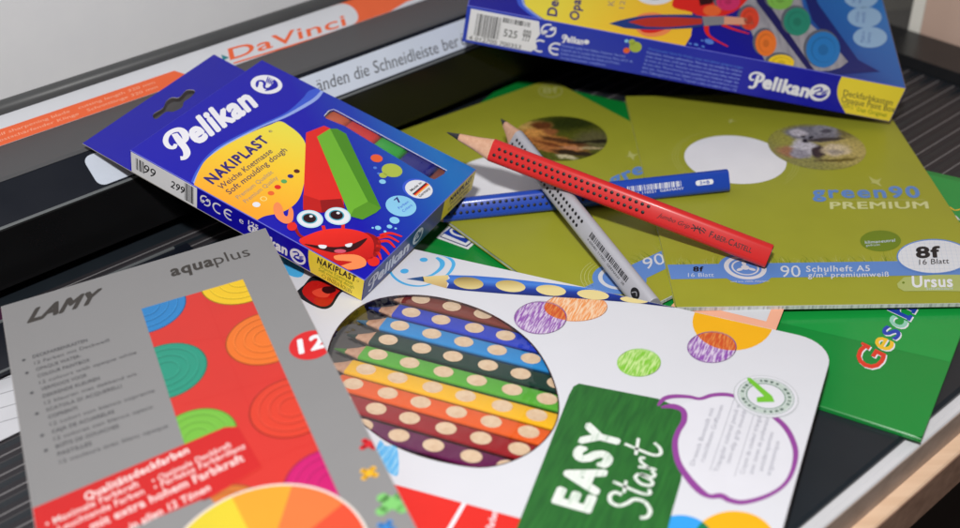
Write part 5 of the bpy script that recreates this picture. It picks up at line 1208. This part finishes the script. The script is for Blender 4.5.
# green label
GL = hatch('chalk_green_label', (46, 116, 48), (34, 92, 40), 60, -75 % 180, .3, .7)
m = MB()
ST.poly(m, [(516, 530), (540, 469), (569, 395), (573.5, 386.5), (579, 383.6), (658, 398.8), (678, 407), (690, 420), (684, 455), (681, 481), (672, 512), (664, 545), (640, 580), (505, 560)], GL, 3)
CH = hatch('chalk_white', (232, 238, 232), (186, 206, 188), 90, 40, .3, .5)
ST.text(m, 'EASY', (588, 513.5), (622, 431), (553, 503.5), CH, 5, bold=.055, space=1.04)
m.build('green_label', tn)
m = MB(); q0, q1, q2 = Vector(ST.uv((643, 519))), Vector(ST.uv((664, 441))), Vector(ST.uv((607, 508)))
def scr(pts, w):
    out = [tuple(q0+(q1-q0)*(x/5.05)+(q2-q0)*y) for x, y in pts]; ST.stroke(m, out, w, CH, 5, px=False, smooth=6)
scr([(1.0, .72), (1.02, .92), (.75, 1.02), (.4, .95), (.32, .72), (.6, .52), (.95, .36), (.98, .08), (.6, -.12), (.2, -.1), (.0, .08)], 1.5)
scr([(1.62, 1.05), (1.5, .6), (1.42, .2), (1.55, .0), (1.8, .06)], 1.3); scr([(1.15, .68), (1.9, .72)], 1.2)
scr([(2.55, .42), (2.25, .5), (1.98, .3), (2.05, .03), (2.35, .05), (2.55, .4), (2.55, .08), (2.75, .0), (2.95, .12)], 1.3)
scr([(2.95, .5), (3.08, .1), (3.05, .0)], 1.2); scr([(3.05, .2), (3.3, .46), (3.55, .5), (3.6, .38)], 1.2)
scr([(4.15, 1.05), (4.02, .6), (3.95, .18), (4.15, .0), (4.5, .06), (4.75, .25)], 1.3); scr([(3.65, .66), (4.75, .72)], 1.2)
m.build('script_lettering', tn)
# speech bubble
m = MB(); wd_k = .85; PU = paper('bubble_purple', (146, 70, 152), .35, .2)
bub = [(658, 406), (664, 399), (674, 396.5), (689, 397), (700, 399), (712, 395.5), (726, 394.8), (740, 398), (752, 403), (765, 410), (774, 417), (784, 426), (791, 437), (795.5, 451), (794, 466), (788, 480), (778, 490), (762, 498), (743, 502.5), (730, 500.5), (721, 496), (710, 496.5), (700, 491), (688, 478), (678, 462), (675, 444), (678, 432), (684, 421), (683, 411), (673, 406.5), (661, 407.5)]
BW = paper('bubble_white', (222, 222, 230), .35, .2)
ST.poly(m, [(683, 404)]+bub[4:29]+[(683, 411)], BW, 4, smooth=0)
wd = [1.2, 2.4, 2.6, 2.2, 2.0, 2.4, 2.5, 2.2, 1.8, 2, 2.6, 2.8, 2.6, 2.4, 2.0, 1.7, 1.7, 2.0, 2.4, 2.8, 3.0, 2.4, 3.4, 3.2, 2.8, 2.6, 2.4, 2.6, 2.8, 3.4, 1.2]
ST.stroke(m, bub, [x*.85 for x in wd], PU, 6)
m.build('speech_bubble', tn)
m = MB(); TI = paper('pale_grey_ink', (160, 160, 172))
tl_ = [('Dreieck Buntstift mit', 0), ('rutschfesten Griffzonen', 0), ('—————————————', 1), ('Triangular colored pencil with', 0), ('non-slip grip moulds', 0), ('—————————————', 1), ('Crayon de couleur triangulaire', 0), ('avec zones de préhension', 0), ('antidérapantes', 0), ('ergonomique', 0)]
A_, B_, C_ = Vector(ST.uv((694, 466))), Vector(ST.uv((716, 404))), Vector(ST.uv((770, 483)))
dd_ = (B_-A_).normalized(); nn_ = Vector((-dd_.y, dd_.x)); stp = (C_-A_)/9
ends = [(.0, .92), (.05, .96), (-.08, 1.1), (-.1, 1.08), (.05, .9), (-.12, 1.05), (-.05, .98), (.0, .9), (.1, .7), (.1, .62)]
LL = (B_-A_).length
perp = -nn_*stp.length*.0
for k, ((tt, ln), (e0, e1)) in enumerate(zip(tl_, ends)):
    p = A_+stp*k*.98
    # keep the block inside the bubble: slide lines back along the reading direction
    p = p+dd_*(LL*.10*math.sin(k/9*math.pi))
    if ln: ST.stroke(m, [tuple(p+dd_*LL*e0), tuple(p+dd_*LL*e1)], .2, TI, 7, px=False, smooth=0)
    else: ST.text(m, tt, tuple(p+dd_*LL*e0), tuple(p+dd_*LL*e1), tuple(p+dd_*LL*e0+nn_*1.7), TI, 7, px=False)
m.build('bubble_text', tn)
m = MB(); bc = ST.uv((765.8, 396.5)); RG1 = paper('seal_grey', (150, 160, 158)); RG2 = paper('seal_dark', (84, 104, 96))
RG3 = paper('seal_green', (104, 142, 116))
ST.ell(m, bc, 12.3, 12.3, RG1, 8, px=False, n=64); ST.ell(m, bc, 12.1, 12.1, BW, 9, px=False, n=64); ST.ring(m, bc, 10.6, .25, RG3, 10, px=False); ST.ring(m, bc, 7.4, .5, RG3, 11, px=False); ST.ring(m, bc, 9., 2.1, paper('seal_pale', (190, 204, 196)), 10, px=False)
for k in range(26):
    t0 = k*13.85
    if k % 5 != 4: ST.ring(m, bc, 9., 1.2, RG2, 11, px=False, n=3, a0=t0, a1=t0+5+(k % 4)*1.3)
CK = paper('tick_green', (118, 194, 56), .35, .2)
ST.poly(m, [(747, 378.5), (750.5, 378.5), (772, 396.5), (774.5, 402.5), (757, 402.8), (756.5, 398), (764, 396.8), (747.5, 381)], CK, 13)
m.build('seal', tn); ST.win = None

# small pieces belong to the part they sit on
def base(o): return o.name.split('.')[0]
for ob in [o for o in bpy.data.objects if o.type == 'EMPTY' and o.parent is None]:
    kids = {base(c): c for c in ob.children}
    for c_, p_ in (('lead', 'sharpened_wood'), ('core', 'sharpened_wood'), ('grip_dots', 'barrel'), ('grip_dimples', 'barrel'), ('imprint', 'barrel'), ('end_cap', 'barrel'), ('window_rim', 'lid_panel'), ('window_edge', 'top_panel'), ('label_text', 'warning_label'), ('bubble_text', 'speech_bubble'), ('script_lettering', 'green_label'), ('yellow_patch_text', 'colour_print')):
        if c_ in kids and p_ in kids: kids[c_].parent = kids[p_]

# ================================================================== LIGHT
world = bpy.data.worlds.new('World'); scene.world = world; world.use_nodes = True
bgn = world.node_tree.nodes['Background']; bgn.inputs[0].default_value = (.86, .93, 1.0, 1); bgn.inputs[1].default_value = .085
ld = bpy.data.lights.new('camera_flash', 'AREA'); ld.shape = 'RECTANGLE'; ld.size = .05; ld.size_y = .03; ld.energy = 4.45; ld.color = (1, .985, .965)
lo_ = bpy.data.objects.new('camera_flash', ld); COL.objects.link(lo_); lo_.location = (-.03, -.01, .54)
lo_.rotation_euler = (Vector((.02, .45, 0))-lo_.location).to_track_quat('-Z', 'Y').to_euler()
ld2 = bpy.data.lights.new('soft_fill', 'AREA'); ld2.size = 1.2; ld2.energy = 2.8; ld2.color = (1, .97, .93)  # added soft fill from behind the camera, no lamp in view
l2 = bpy.data.objects.new('soft_fill', ld2); COL.objects.link(l2); l2.location = (-.5, -.7, 1.9); l2.rotation_euler = (Vector((0, .5, 0))-l2.location).to_track_quat('-Z', 'Y').to_euler()

scene.render.engine = 'CYCLES'
scene.view_settings.view_transform = 'Standard'; scene.view_settings.look = 'None'; scene.view_settings.exposure = 0; scene.view_settings.gamma = 1
scene.render.resolution_x = 1024; scene.render.resolution_y = 563
scene.cycles.max_bounces = 6; scene.cycles.transparent_max_bounces = 12
